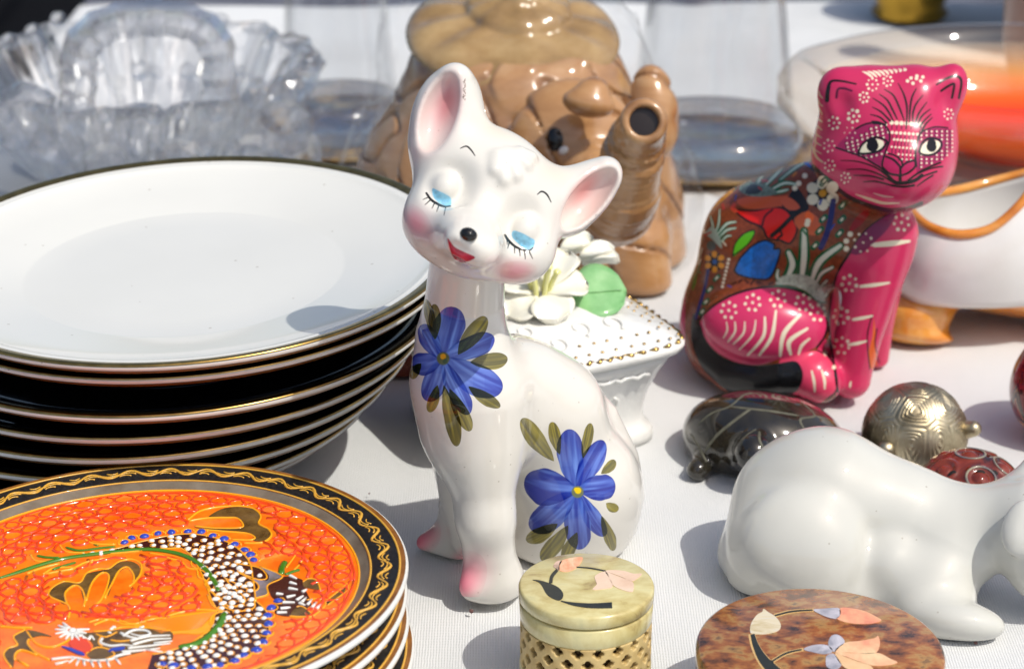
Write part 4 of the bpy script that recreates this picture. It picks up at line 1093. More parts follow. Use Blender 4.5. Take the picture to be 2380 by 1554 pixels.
    for y, x0, x1, w in ((475, 1255, 1480, 13), (745, 1165, 1350, 9), (960, 1115, 1240, 8), (1125, 1085, 1200, 8)): can.stroke([zb(x0, y + 10), zb((x0 + x1) / 2, y), zb(x1, y - 14)], [w * .8, w, w * .5], CRM)
    for a, b, c, w in (((290, 985), (295, 1040), (270, 1090), 4), ((345, 985), (345, 1050), (300, 1115), 5), ((410, 985), (400, 1060), (335, 1130), 5), ((480, 975), (460, 1070), (375, 1165), 5), ((540, 955), (530, 1080), (430, 1200), 8), ((612, 915), (585, 1080), (505, 1200), 9), ((770, 940), (665, 1060), (640, 1205), 11), ((815, 1030), (700, 1110), (708, 1195), 11), ((830, 1095), (780, 1140), (760, 1195), 8), ((845, 1305), (860, 1370), (865, 1440), 7), ((910, 1300), (928, 1360), (930, 1420), 7), ((1100, 1375), (1095, 1395), (1095, 1410), 6)): can.stroke([zb(*a), zb(*b), zb(*c)], [w * .6, w, w * .6], CRM)
    for q in ((935, 1185), (990, 1280)): can.dot(*zb(*q), 5, CRM)
    # the painted garden on the back
    red = [((355, 255), (470, 262), (590, 240), (680, 260), (745, 360), (740, 420), (700, 475), (640, 455), (560, 440), (520, 370), (430, 330), (350, 270))]
    for p in red: can.poly([zb(*q) for q in p], (214, 28, 22), curve=4); can.stroke([zb(*q) for q in p + (p[0],)], 4.5, INK)
    can.stroke([zb(*q) for q in ((340, 225), (330, 245), (350, 262))], 10, (190, 60, 40)); can.stroke([zb(*q) for q in ((590, 255), (540, 300), (520, 370))], 4, INK)
    can.stroke([zb(*q) for q in ((585, 425), (650, 370), (720, 300), (780, 260))], 10, INK); can.stroke([zb(*q) for q in ((640, 390), (650, 420), (625, 440))], 5, INK)
    can.poly([zb(*q) for q in ((340, 650), (380, 570), (460, 490), (540, 455), (600, 480), (600, 510), (640, 515), (620, 600), (570, 700), (470, 705), (370, 680))], (12, 92, 172), curve=3, tex=.25)
    can.stroke([zb(*q) for q in ((340, 650), (380, 570), (460, 490), (540, 455), (600, 480), (600, 510), (640, 515), (620, 600), (570, 700), (470, 705), (370, 680), (340, 650))], 4.5, INK)
    can.poly([zb(*q) for q in ((330, 558), (345, 480), (400, 415), (465, 390), (470, 420), (420, 490), (360, 545))], (84, 168, 26), curve=3); can.stroke([zb(*q) for q in ((330, 558), (345, 480), (400, 415), (465, 390), (470, 420), (420, 490), (330, 558))], 3, INK)
    can.poly([zb(*q) for q in ((360, 190), (480, 165), (620, 170), (720, 160), (740, 220), (640, 235), (470, 255), (380, 230))], (184, 78, 46), curve=3)
    can.poly([zb(*q) for q in ((680, 190), (740, 110), (800, 180), (825, 250), (740, 300), (650, 230))], INK, curve=3); can.poly([zb(*q) for q in ((640, 200), (700, 175), (770, 240), (700, 260))], (190, 84, 54), curve=3)
    can.poly([zb(*q) for q in ((730, 320), (820, 265), (900, 330), (880, 420), (780, 400))], (196, 86, 50), curve=3); can.poly([zb(*q) for q in ((800, 300), (820, 262), (860, 300), (840, 340))], (236, 96, 30), curve=3)
    # agave in the middle
    for a, b, c, w in (((640, 730), (620, 690), (625, 650), 12), ((690, 690), (720, 610), (695, 535), 26), ((780, 700), (795, 560), (795, 395), 28), ((850, 700), (900, 590), (1030, 490), 26), ((880, 720), (910, 670), (980, 630), 14), ((900, 760), (930, 730), (945, 715), 9), ((920, 830), (940, 810), (955, 790), 9)):
        can.stroke([zb(*a), zb(*b), zb(*c)], [w, w, w * .7], GRN); can.stroke([zb(*a), zb(*b), zb(*c)], [w * .35, w * .5, w * .35], (206, 206, 186))
    can.poly([zb(*q) for q in ((610, 740), (650, 690), (740, 675), (830, 690), (900, 750), (930, 850), (880, 840), (800, 780), (700, 745))], (168, 176, 158), curve=4, tex=.3)
    can.stroke([zb(*q) for q in ((605, 750), (700, 755), (800, 790), (880, 850), (935, 860))], 4, GRN)
    # upper agave, flowers, stems
    for a, b, c, w in (((480, 130), (500, 70), (560, -60), 16), ((520, 120), (600, 40), (680, -60), 14), ((560, 140), (660, 85), (740, 90), 14), ((600, 145), (650, 135), (690, 125), 12), ((440, 110), (430, 60), (470, -10), 10), ((640, 60), (760, -30), (830, -60), 12)):
        can.stroke([zb(*a), zb(*b), zb(*c)], [w, w, w * .6], GRN); can.stroke([zb(*a), zb(*b), zb(*c)], [w * .2, w * .45, w * .3], (190, 200, 180))
    can.poly([zb(*q) for q in ((370, 120), (420, 75), (500, 80), (580, 110), (620, 150), (540, 170), (430, 165))], (96, 112, 100), curve=3, tex=.4); can.poly([zb(*q) for q in ((410, 150), (450, 90), (520, 110), (500, 150))], (38, 42, 44), curve=3)
    can.poly([zb(*q) for q in ((170, 260), (230, 180), (300, 110), (335, 95), (320, 150), (240, 215))], (214, 140, 14), curve=3, tex=.3)
    def daisy(x, y, r, col, cen, n=6, d=1.):
        can.dot(*zb(x, y), r * 1.35 * .357, INK, al=.8)
        for k in range(n):
            a = k / n * 6.283 + .5; X, Y = zb(x + r * math.cos(a), y + r * math.sin(a)); can.stroke([(X, Y), (X + 2 * math.cos(a), Y + 2 * math.sin(a))], r * .30 * d, col)
        can.dot(*zb(x, y), r * .12, cen)
    daisy(915, 150, 72, CRM, (204, 140, 20), 6, 1.15); daisy(212, 595, 46, (222, 138, 14), (20, 80, 150), 6)
    can.stroke([zb(*q) for q in ((985, 200), (965, 330), (940, 420), (905, 500))], 13, NAVY); can.stroke([zb(*q) for q in ((170, 650), (150, 760), (120, 860), (90, 960))], 8, NAVY)
    for x, y in ((1045, 228), (1040, 320), (1025, 410), (920, 315), (895, 392), (865, 490), (925, 70), (225, 700), (180, 775), (155, 855), (130, 920)): can.stroke([zb(x - 12, y + 12), zb(x + 14, y - 14)], 13 if x > 500 else 10, GRN); can.stroke([zb(x - 4, y + 5), zb(x + 6, y - 6)], 5.5 if x > 500 else 5, CRM)
    for q in ((1095, 415), (1070, 460), (1070, 510), (815, 350), (800, 35), (760, 85), (735, 115), (820, 330)): can.dot(*zb(*q), 6.5, CRM)
    can.poly([zb(*q) for q in ((1090, 385), (1130, 310), (1200, 255), (1225, 270), (1180, 340), (1110, 395))], (150, 24, 22), curve=3); can.poly([zb(*q) for q in ((840, -20), (800, -40), (790, -70), (820, -60))], (10, 80, 180), curve=3)
    for k in range(8): can.dot(*zb(305 - k * 6, 580 + k * 25), 3.6, CRM)
    for a, b, c, w in (((190, 430), (200, 360), (185, 300), 8), ((215, 420), (240, 340), (245, 255), 8), ((230, 420), (290, 350), (350, 335), 10), ((240, 440), (290, 390), (350, 375), 9), ((250, 470), (290, 430), (320, 425), 8)): can.stroke([zb(*a), zb(*b), zb(*c)], [w, w, w * .5], GRN); can.stroke([zb(*a), zb(*b), zb(*c)], [w * .2, w * .5, w * .3], (196, 204, 184))
    can.poly([zb(*q) for q in ((155, 410), (200, 365), (245, 430), (260, 510), (200, 450))], (150, 158, 140), curve=3); can.dot(*zb(190, 490), 12, (70, 72, 64))
    for a, b in (((100, 470), (85, 600)), ((130, 510), (90, 605)), ((75, 480), (85, 560))): can.stroke([zb(*a), zb(*b)], 5, (190, 176, 150))
    can.poly([zb(*q) for q in ((60, 650), (85, 680), (100, 660), (90, 740), (65, 780))], (84, 110, 22), curve=3)
    for k in range(7): can.stroke([zb(330 + k * 40, 740 - (k % 3) * 14), zb(350 + k * 40, 730 - (k % 2) * 18)], 5, (60, 24, 14))
    for _ in range(46):
        x, y = random.uniform(60, 1000), random.uniform(20, 760)
        if 300 < x < 760 and 180 < y < 720: continue
        if x > 560 and y > 480: continue
        c_ = random.choice([CRM, CRM, (20, 96, 56), (206, 120, 20), (30, 60, 150), (180, 40, 30)])
        X, Y = zb(x, y); a = random.uniform(0, 3.1); r = random.uniform(3, 8); can.stroke([(X - r * math.cos(a), Y - r * math.sin(a)), (X + r * math.cos(a), Y + r * math.sin(a))], random.uniform(2.5, 5), c_)
    # the face
    zf = lambda x, y: (1846.6 + x * .2295, 134.7 + y * .2295)
    S = lambda pts, w, c=INK, **k: can.stroke([zf(*q) for q in pts], w, c, **k)
    for a, b in (((2020, 150), (0, 0)),): pass
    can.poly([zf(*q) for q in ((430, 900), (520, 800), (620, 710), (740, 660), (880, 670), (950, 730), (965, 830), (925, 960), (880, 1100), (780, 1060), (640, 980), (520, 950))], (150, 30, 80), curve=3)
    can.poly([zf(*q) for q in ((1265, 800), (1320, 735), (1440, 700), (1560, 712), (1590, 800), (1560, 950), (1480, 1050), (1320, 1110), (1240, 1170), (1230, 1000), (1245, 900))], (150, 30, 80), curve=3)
    for k in range(8):
        for j in range(9):
            x, y = 500 + j * 52 + k * 8, 850 - j * 14 + k * 38 - 60
            if 470 < x < 940 and y > 905 - (x - 450) * .62 and y < 930 + (x - 450) * .35 and not ((x - 785) ** 2 / 150 ** 2 + (y - 890) ** 2 / 85 ** 2 < 1): S(((x, y - 12), (x - 4, y + 10)), 2.4, (70, 12, 44)); can.dot(*zf(x + 16, y), 2.4, CRM)
    for k in range(10):
        for j in range(7):
            x, y = 1270 + j * 52, 745 + k * 40
            if y < 1130 - (x - 1250) * .45 and not ((x - 1370) ** 2 / 125 ** 2 + (y - 895) ** 2 / 92 ** 2 < 1) and x < 1590: S(((x, y - 14), (x - 4, y + 10)), 2.4, (70, 12, 44)); can.dot(*zf(x + 16, y), 2.2, CRM)
    for j, row in enumerate(((665, 985, 1280, 7, 5.0), (765, 990, 1245, 7, 3.6), (835, 1010, 1220, 7, 3.0), (910, 985, 1215, 7, 2.6), (985, 1055, 1215, 5, 2.4), (1035, 1090, 1180, 3, 2.2))):
        y, x0, x1, n, d = row
        for k in range(n):
            x = x0 + (x1 - x0) * k / (n - 1); S(((x + 4, y + 5), (x, y + 55)), 2.2, (80, 14, 50)); can.dot(*zf(x, y + (k - 3) * 3), d, CRM)
    S(((800, 665), (900, 675), (955, 740), (965, 830), (930, 930), (890, 1060), (895, 1120)), 4); S(((620, 720), (720, 670), (840, 655), (920, 680)), 4); S(((420, 910), (540, 950), (680, 1000), (800, 1070), (880, 1120), (960, 1200), (1000, 1240)), 4)
    S(((1300, 740), (1260, 790), (1235, 900), (1225, 1000), (1235, 1100)), 4); S(((1310, 735), (1420, 700), (1550, 708)), 3); S(((1480, 1060), (1330, 1120), (1230, 1180), (1150, 1240)), 4)
    can.poly([zf(*q) for q in ((655, 955), (690, 890), (750, 835), (830, 820), (905, 850), (880, 920), (790, 950), (700, 965))], (226, 218, 190), curve=3); can.dot(*zf(790, 890), 13, INK); can.dot(*zf(788, 860), 11, INK)
    S(((645, 960), (680, 885), (750, 828), (840, 805), (930, 840), (925, 875), (870, 935), (780, 962), (690, 972), (645, 960)), 5)
    can.poly([zf(*q) for q in ((1275, 950), (1300, 880), (1370, 830), (1450, 840), (1478, 880), (1440, 940), (1370, 975), (1300, 970))], (226, 218, 190), curve=3); can.dot(*zf(1388, 900), 11.5, INK); can.dot(*zf(1390, 865), 10, INK)
    S(((1262, 950), (1290, 870), (1360, 815), (1460, 828), (1490, 880), (1450, 950), (1370, 985), (1290, 975), (1262, 950)), 5)
    # nose and mouth
    can.poly([zf(*q) for q in ((910, 1040), (940, 1000), (1020, 1020), (1070, 1070), (1080, 1110), (1150, 1050), (1215, 1050), (1220, 1110), (1150, 1170), (1070, 1200), (960, 1165), (900, 1110))], (176, 30, 84), curve=3)
    S(((930, 1000), (1000, 1030), (1060, 1090), (1072, 1120), (1070, 1210)), 5); S(((1075, 1120), (1120, 1070), (1200, 1040), (1225, 1060), (1215, 1110), (1150, 1165), (1085, 1190)), 4.5); S(((895, 1110), (960, 1170), (1060, 1190)), 5); S(((950, 970), (1020, 990), (1080, 1040), (1095, 1090)), 4)
    S(((960, 1210), (1020, 1260), (1120, 1265), (1220, 1240), (1290, 1190)), 8); S(((980, 1290), (1100, 1305), (1210, 1290)), 5); S(((1070, 1200), (1070, 1260)), 7)
    for p in (((470, 1040), (640, 1050), (820, 1110), (960, 1210)), ((530, 1130), (700, 1130), (860, 1180), (980, 1250)), ((600, 1190), (760, 1195), (900, 1230)), ((700, 1255), (820, 1250), (960, 1285)), ((1150, 1250), (1240, 1180), (1380, 1120), (1500, 1100)), ((1180, 1270), (1300, 1200), (1440, 1150)), ((1240, 1300), (1320, 1240), (1400, 1190))): S(p, [2, 3.4, 4][:3] if len(p) == 3 else [1.8, 3, 3.6, 4])
    # forehead lines, ears
    for p in (((1050, 260), (1110, 380), (1140, 520), (1130, 720)), ((910, 320), (1000, 380), (1060, 500), (1110, 630)), ((860, 370), (940, 430), (1000, 540), (1040, 620)), ((795, 410), (900, 480), (960, 560), (1000, 640)), ((790, 500), (880, 550), (970, 640)), ((770, 575), (860, 600), (930, 660)), ((780, 640), (850, 650), (920, 680)), ((1235, 310), (1190, 400), (1170, 520), (1165, 650)), ((1300, 380), (1230, 470), (1200, 560), (1200, 650)), ((1340, 450), (1260, 560), (1225, 660)), ((1375, 520), (1290, 590), (1245, 680)), ((1385, 570), (1310, 640), (1270, 700)), ((1395, 605), (1330, 670), (1290, 740))): S(p, [2, 4, 4.4, 2.6][:len(p)])
    S(((330, 430), (340, 320), (370, 240), (470, 235), (620, 265)), [10, 9, 6, 5, 4]); S(((425, 400), (440, 320), (500, 310), (580, 335)), [6, 5, 5, 4], (84, 16, 50)); S(((1440, 270), (1540, 210), (1640, 185), (1690, 240), (1665, 410)), [4, 5, 6, 6, 5]); S(((1485, 335), (1560, 285), (1615, 265), (1610, 330), (1595, 405)), 5)
    def fc(x, y, r=55, n=7, d=3.2):
        for k in range(n): a = k / n * 6.283; can.dot(*zf(x + r * math.cos(a) * .9, y + r * math.sin(a)), d * random.uniform(.7, 1.1), CRM)
        can.dot(*zf(x, y), d * .8, CRM)
    for q in ((600, 590, 62, 7, 4.2), (400, 660, 60, 7, 3.2), (705, 400, 50, 7, 3.2), (790, 270, 60, 8, 3), (945, 235, 50, 7, 3), (350, 890, 60, 7, 2.6), (355, 1090, 55, 7, 2.6), (515, 1215, 50, 7, 2.6), (1560, 570, 50, 7, 2.6), (560, 760, 60, 6, 1.8)): fc(*q)
    for q in ((1145, 235), (1200, 258), (1235, 210), (1280, 235), (1300, 195), (1180, 205), (1240, 185)): can.dot(*zf(*q), 4, CRM)
    for k in range(9): S(((690 + k * 52, 140 - k * 4), (740 + k * 48, 160 - k * 5), (790 + k * 40, 200 - k * 9)), [2, 6, 4], CRM)
    for k in range(8): S(((245 - k * 4, 340 + k * 75), (258 - k * 8, 380 + k * 78), (285 - k * 2, 410 + k * 80)), [2.5, 3.4, 2.2], (206, 170, 140))
    S(((620, 1380), (760, 1430), (900, 1470), (1060, 1470)), [2, 6, 6, 2], (214, 190, 160)); S(((800, 1370), (900, 1400), (1000, 1410)), [2, 4, 2], (206, 160, 150)); S(((170, 880), (220, 1000), (285, 1055)), [3, 5, 3], (206, 176, 140))
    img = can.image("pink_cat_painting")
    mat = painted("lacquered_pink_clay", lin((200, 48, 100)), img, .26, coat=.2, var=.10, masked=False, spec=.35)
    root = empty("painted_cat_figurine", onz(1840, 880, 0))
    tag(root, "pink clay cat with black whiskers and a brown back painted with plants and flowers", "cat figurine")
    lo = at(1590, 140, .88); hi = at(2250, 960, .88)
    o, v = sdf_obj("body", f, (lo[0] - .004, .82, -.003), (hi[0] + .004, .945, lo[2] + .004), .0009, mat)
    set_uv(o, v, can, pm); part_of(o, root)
build_pink_cat()

# ------------------------------------------------------------------ the plain white crouching cat
def build_crouching_cat():
    f = Field(); z = lambda x, y: (1149 + x * .5171, 871.8 + y * .5171)
    f.ell(1890, 1185, .722, 192, 178, 150, 10, .01)
    f.cone((1935, 1130, .720, 124), (2110, 1195, .716, 100), .012)
    f.cone((2110, 1200, .715, 98), (2265, 1245, .710, 88), .012)
    f.cone((1800, 1270, .708, 112), (1900, 1330, .704, 96), .010)
    f.cone((1900, 1330, .704, 90), (2060, 1370, .700, 80), .012)
    f.ell(1868, 1258, .6968, 134, 118, 66, 20, .006)
    f.cone((2200, 1290, .703, 96), (2150, 1395, .692, 74), .010)
    f.cone((2072, 1308, .6965, 58), (2150, 1390, .690, 62), .007)
    f.cone((2140, 1420, .684, 52), (2180, 1446, .680, 42), .006)
    f.ell(2222, 1442, .676, 112, 48, 74, 2, .006); f.cone((2180, 1360, .694, 76), (2200, 1420, .688, 58), .010)
    f.cone((2260, 1220, .708, 82), (2400, 1200, .700, 92), .010)
    f.ell(2440, 1270, .690, 120, 108, 110, 30, .008)
    f.cone((2350, 1170, .712, 50), (2400, 1085, .716, 26), .008)
    f.ell(2372, 1225, .683, 42, 66, 26, 12, .004)
    f.cut(2392, 1225, .676, 26, 50, 22, 12, .003)
    f.cone((2420, 1340, .690, 50), (2500, 1400, .690, 40), .01)
    f.cone((1760, 1330, .712, 62), (1740, 1290, .722, 70), .010)
    f.floor(0, .002)
    mat = simple("ivory_glaze", (.60, .592, .54), .03, var=.08, scale=30, speck=230)
    root = empty("crouching_cat_figurine", onz(2000, 1400, 0)); tag(root, "plain white glazed cat crouching low with its nose down, at the right", "cat figurine")
    lo = at(1680, 1000, .72); hi = at(2560, 1500, .70)
    o, v = sdf_obj("body", f, (lo[0] - .004, .655, -.003), (hi[0] + .004, .765, .085), .0009, mat); part_of(o, root)
build_crouching_cat()

# ------------------------------------------------------------------ the elephant teapot and its film
def build_teapot():
    Y = 1.06
    ZT = float(at(1192, 96, 1.06)[2])
    body = Field()
    body.ell(1200, 470, Y, 372, 330, 372, 0, .02)
    body.cone((1197, 230, Y, 262), (1197, 460, Y, 362), .02); body.ops.append(('i', lambda p: p[..., 2] - ZT, .010))
    body.cone((1480, 570, 1.005, 78), (1492, 650, 1.000, 70), .014); body.cone((1060, 570, .995, 84), (1060, 650, .990, 76), .014)
    body.cone((1500, 610, 1.04, 90), (1510, 650, 1.04, 88), .014)
    body.ell(1330, 330, .985, 150, 148, 80, 0, .012)
    body.ell(1030, 420, .965, 42, 210, 150, 8, .014); body.ell(1000, 420, .965, 80, 190, 36, 8, .012)  # unseen ear flap pushed forward to shade the body's left side
    body.ell(1520, 260, 1.02, 60, 110, 60, -8, .014)
    body.floor(0, .003)
    hat = Field().ell(1368, 240, .958, 62, 34, 40, 10, .004).ell(1380, 205, .962, 34, 26, 30, 0, .006)
    tp = [(1372, 370, .985, 88), (1398, 462, .956, 98), (1432, 474, .930, 92), (1458, 410, .914, 80), (1474, 345, .905, 68), (1488, 305, .897, 60), (1496, 284, .890, 56)]
    P = smooth_curve([(*at(*q[:3]), rad(*q)) for q in tp], 6); PP, PR = P[:, :3], P[:, 3]
    S = np.concatenate([[0], np.cumsum(np.linalg.norm(np.diff(PP, axis=0), axis=1))])
    def trunk(p):
        d = np.full(p.shape[:-1], 1e9); s = np.zeros(p.shape[:-1])
        for i in range(len(PP) - 1):
            a, b = PP[i], PP[i + 1]; ab = b - a
            h = np.clip(((p - a) @ ab) / (ab @ ab), 0, 1); e = np.linalg.norm(p - a - h[..., None] * ab, axis=-1) - (PR[i] + (PR[i + 1] - PR[i]) * h)
            m = e < d; d = np.where(m, e, d); s = np.where(m, S[i] + h * (S[i + 1] - S[i]), s)
        fade = np.clip((S[-1] - .010 - s) / .004, 0, 1)
        return d - .0008 * fade * np.cos(s / .0034 * 2 * np.pi)
    end = PP[-1]; ax = (PP[-1] - PP[-3]); ax /= np.linalg.norm(ax); ax = ax * .55 + (-ray(1496, 284) / np.linalg.norm(ray(1496, 284))) * .75; ax /= np.linalg.norm(ax)
    tip = end + ax * .004
    hole = lambda p: cone(p, tip - ax * .025, tip + ax * .02, rad(1496, 284, .9, 33), rad(1496, 284, .9, 34))
    flat = lambda p: ((p - tip) @ ax)
    def f(p):
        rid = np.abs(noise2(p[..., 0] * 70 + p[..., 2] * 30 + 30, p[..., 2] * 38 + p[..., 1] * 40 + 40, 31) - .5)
        d = smin(body(p) + .0022 * np.exp(-(rid / .045) ** 2), trunk(p), .005)
        d = smin(d, hat(p), .0012)
        d = smax(d, np.where(np.linalg.norm(p - end, axis=-1) < .03, flat(p), -1.), .003)
        return smax(d, -hole(p), .002)
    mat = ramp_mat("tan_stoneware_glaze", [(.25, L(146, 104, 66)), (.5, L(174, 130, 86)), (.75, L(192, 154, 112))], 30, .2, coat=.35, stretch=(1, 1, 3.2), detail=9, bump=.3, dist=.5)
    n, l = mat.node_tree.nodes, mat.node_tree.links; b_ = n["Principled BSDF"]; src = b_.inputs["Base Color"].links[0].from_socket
    ga = n.new("ShaderNodeAttribute"); ga.attribute_name = "crease_shade"; gm = n.new("ShaderNodeMix"); gm.data_type = 'RGBA'; gm.blend_type = 'MULTIPLY'  # painted shade: the creases get a darker base colour
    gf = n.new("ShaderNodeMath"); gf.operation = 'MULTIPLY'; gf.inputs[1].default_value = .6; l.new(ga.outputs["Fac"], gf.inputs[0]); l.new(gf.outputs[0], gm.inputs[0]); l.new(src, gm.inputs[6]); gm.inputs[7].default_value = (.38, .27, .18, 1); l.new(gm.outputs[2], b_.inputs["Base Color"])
    dark = simple("spout_hole", L(60, 20, 10), .4)
    root = empty("teapot", onz(1200, 600, 0)); tag(root, "tan glazed teapot shaped as an elephant, its trunk a ringed spout", "teapot")
    lo = at(800, 700, 1.06); hi = at(1610, 150, 1.06)
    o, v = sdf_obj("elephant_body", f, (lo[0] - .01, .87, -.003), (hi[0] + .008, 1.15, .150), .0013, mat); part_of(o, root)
    rv = np.abs(noise2(v[:, 0] * 70 + v[:, 2] * 30 + 30, v[:, 2] * 38 + v[:, 1] * 40 + 40, 31) - .5); vert_attr(o, 'crease_shade', np.exp(-(rv / .06) ** 2))
    film = Field(); film.ops = list(body.ops[:3]) + [('u', lambda p: lf(p), .02)]; film.floor(-.004, .003)
    part_of(mesh_obj('bore_shade_disc', *dome_geo(tip - ax * .004, rad(1496, 284, .9, 33.5), ax, .02, 24, 2), simple('bore_shade', (.012, .006, .004), .3)), root)  # dark disc set in the spout, painted as the shade inside it
    # eye
    q = hit(f, [1292], [322])[0]
    e = Field().ell(1292, 325, q[1] + .001, 22, 30, 14, -8, .002); o, v = sdf_obj("eye", e, q - .012, q + .012, .0006, BLACK_GLAZE); part_of(o, root)
    q2 = hit(f, [1312], [352])[0]
    e = Field().ell(1310, 350, q2[1] - .0004, 12, 10, 8, -30, .002); o, v = sdf_obj("eye_white", e, q2 - .008, q2 + .008, .0005, WHITE_CHINA); part_of(o, root)
    # lid
    lid = Field(); c = at(1192, 92, 1.062)
    Rl = rad(1192, 92, 1.06, 250)
    from mathutils import Euler
    T = np.array(Euler((math.radians(15), math.radians(3), 0)).to_matrix())
    lc = c + np.array([0, 0, .001])
    def lf(p):
        q = (p - lc) @ T
        a = np.arctan2(q[..., 1], q[..., 0]); r = np.hypot(q[..., 0], q[..., 1])
        pl = .0015 * np.cos(a * 9 + 2 * np.sin(a * 2)) * np.clip(r / Rl, 0, 1) * np.clip((1 - r / Rl) * 4, 0, 1)
        d = ell(q, (0, 0, 0), (Rl, Rl, .014)); d = smax(d, -(q[..., 2] + .004), .005)
        d = smin(d, ell(q, (.002, .004, .0135), (.025, .024, .0085)), .002)
        d = smin(d, ell(q, (.002, .006, .024), (.011, .011, .010)), .006)
        return d - pl
    lm = ramp_mat("olive_tan_glaze", [(.3, L(124, 96, 56)), (.5, L(160, 128, 80)), (.7, L(186, 156, 108))], 30, .14, coat=.5, stretch=(1, 1, 2), bump=.25)
    o, v = sdf_obj("lid", lf, lc - np.array([Rl + .006, Rl + .006, .02]), lc + np.array([Rl + .006, Rl + .006, .06]), .0016, lm); part_of(o, root)
    # clear crinkled film wrapped round it
    def ff(p):
        n_ = noise2(p[..., 0] * 60 + p[..., 2] * 25 + 20, p[..., 2] * 40 - p[..., 1] * 45 + 90, 21) - .5
        m_ = np.abs(noise2(p[..., 0] * 130 - p[..., 2] * 60 + 60, p[..., 2] * 50 + p[..., 1] * 120 + 60, 22) - .5)
        return film(p) - .0075 - .006 * n_ - .003 * m_
    fm, n, l, b = new_mat("clear_film"); n.remove(b)
    tr = n.new("ShaderNodeBsdfTransparent"); tr.inputs[0].default_value = (.985, .985, .985, 1)
    gl = n.new("ShaderNodeBsdfGlossy"); gl.inputs["Roughness"].default_value = .05
    fr = sheen_factor(n, l, .035, .5, 5.)
    mx = n.new("ShaderNodeMixShader"); l.new(fr, mx.inputs[0]); l.new(tr.outputs[0], mx.inputs[1]); l.new(gl.outputs[0], mx.inputs[2]); l.new(mx.outputs[0], n["Material Output"].inputs[0])
    lo = at(800, 700, 1.06); hi = at(1610, 150, 1.06)
    o, v = sdf_obj("plastic_film", ff, (lo[0] - .025, .95, -.002), (hi[0] + .025, 1.18, .165), .003, fm)
    tag(o, "clear crinkled film wrapped round the tan elephant teapot", "plastic wrap")
build_teapot()

# ------------------------------------------------------------------ the turtles
def voronoi_shell(dirs, cells):
    d = np.arccos(np.clip(dirs @ cells.T, -1, 1)); s = np.sort(d, 1); return (s[:, 1] - s[:, 0]), s[:, 0]
def shell_geo(c, rx, ry, rz, rot, disp, nu=120, nv=60, lo=-.25):
    th = np.linspace(0, 2 * np.pi, nu, endpoint=False); ph = np.linspace(math.pi / 2, lo, nv)
    P, T = np.meshgrid(ph, th, indexing='ij')
    d = np.stack([np.cos(P) * np.cos(T), np.cos(P) * np.sin(T), np.sin(P)], -1).reshape(-1, 3)
    r = 1 + disp(d)
    v = d * r[:, None] * np.array([rx, ry, rz]); cr, sr = math.cos(rot), math.sin(rot)
    v = v @ np.array([[cr, sr, 0], [-sr, cr, 0], [0, 0, 1]]) + np.asarray(c)
    f = []
    for i in range(nv - 1):
        for j in range(nu):
            j2 = (j + 1) % nu; f.append([i * nu + j, (i + 1) * nu + j, (i + 1) * nu + j2, i * nu + j2])
    f.append([(nv - 1) * nu + j for j in range(nu)][::-1])
    return v, f
def cells_on_dome():
    c = [(0, 0, 1)]
    for n, el, o in ((6, 48, .2), (11, 14, .35)):
        for k in range(n): a = k / n * 6.283 + o; e = math.radians(el); c.append((math.cos(e) * math.cos(a), math.cos(e) * math.sin(a), math.sin(e)))
    return np.array(c, float)
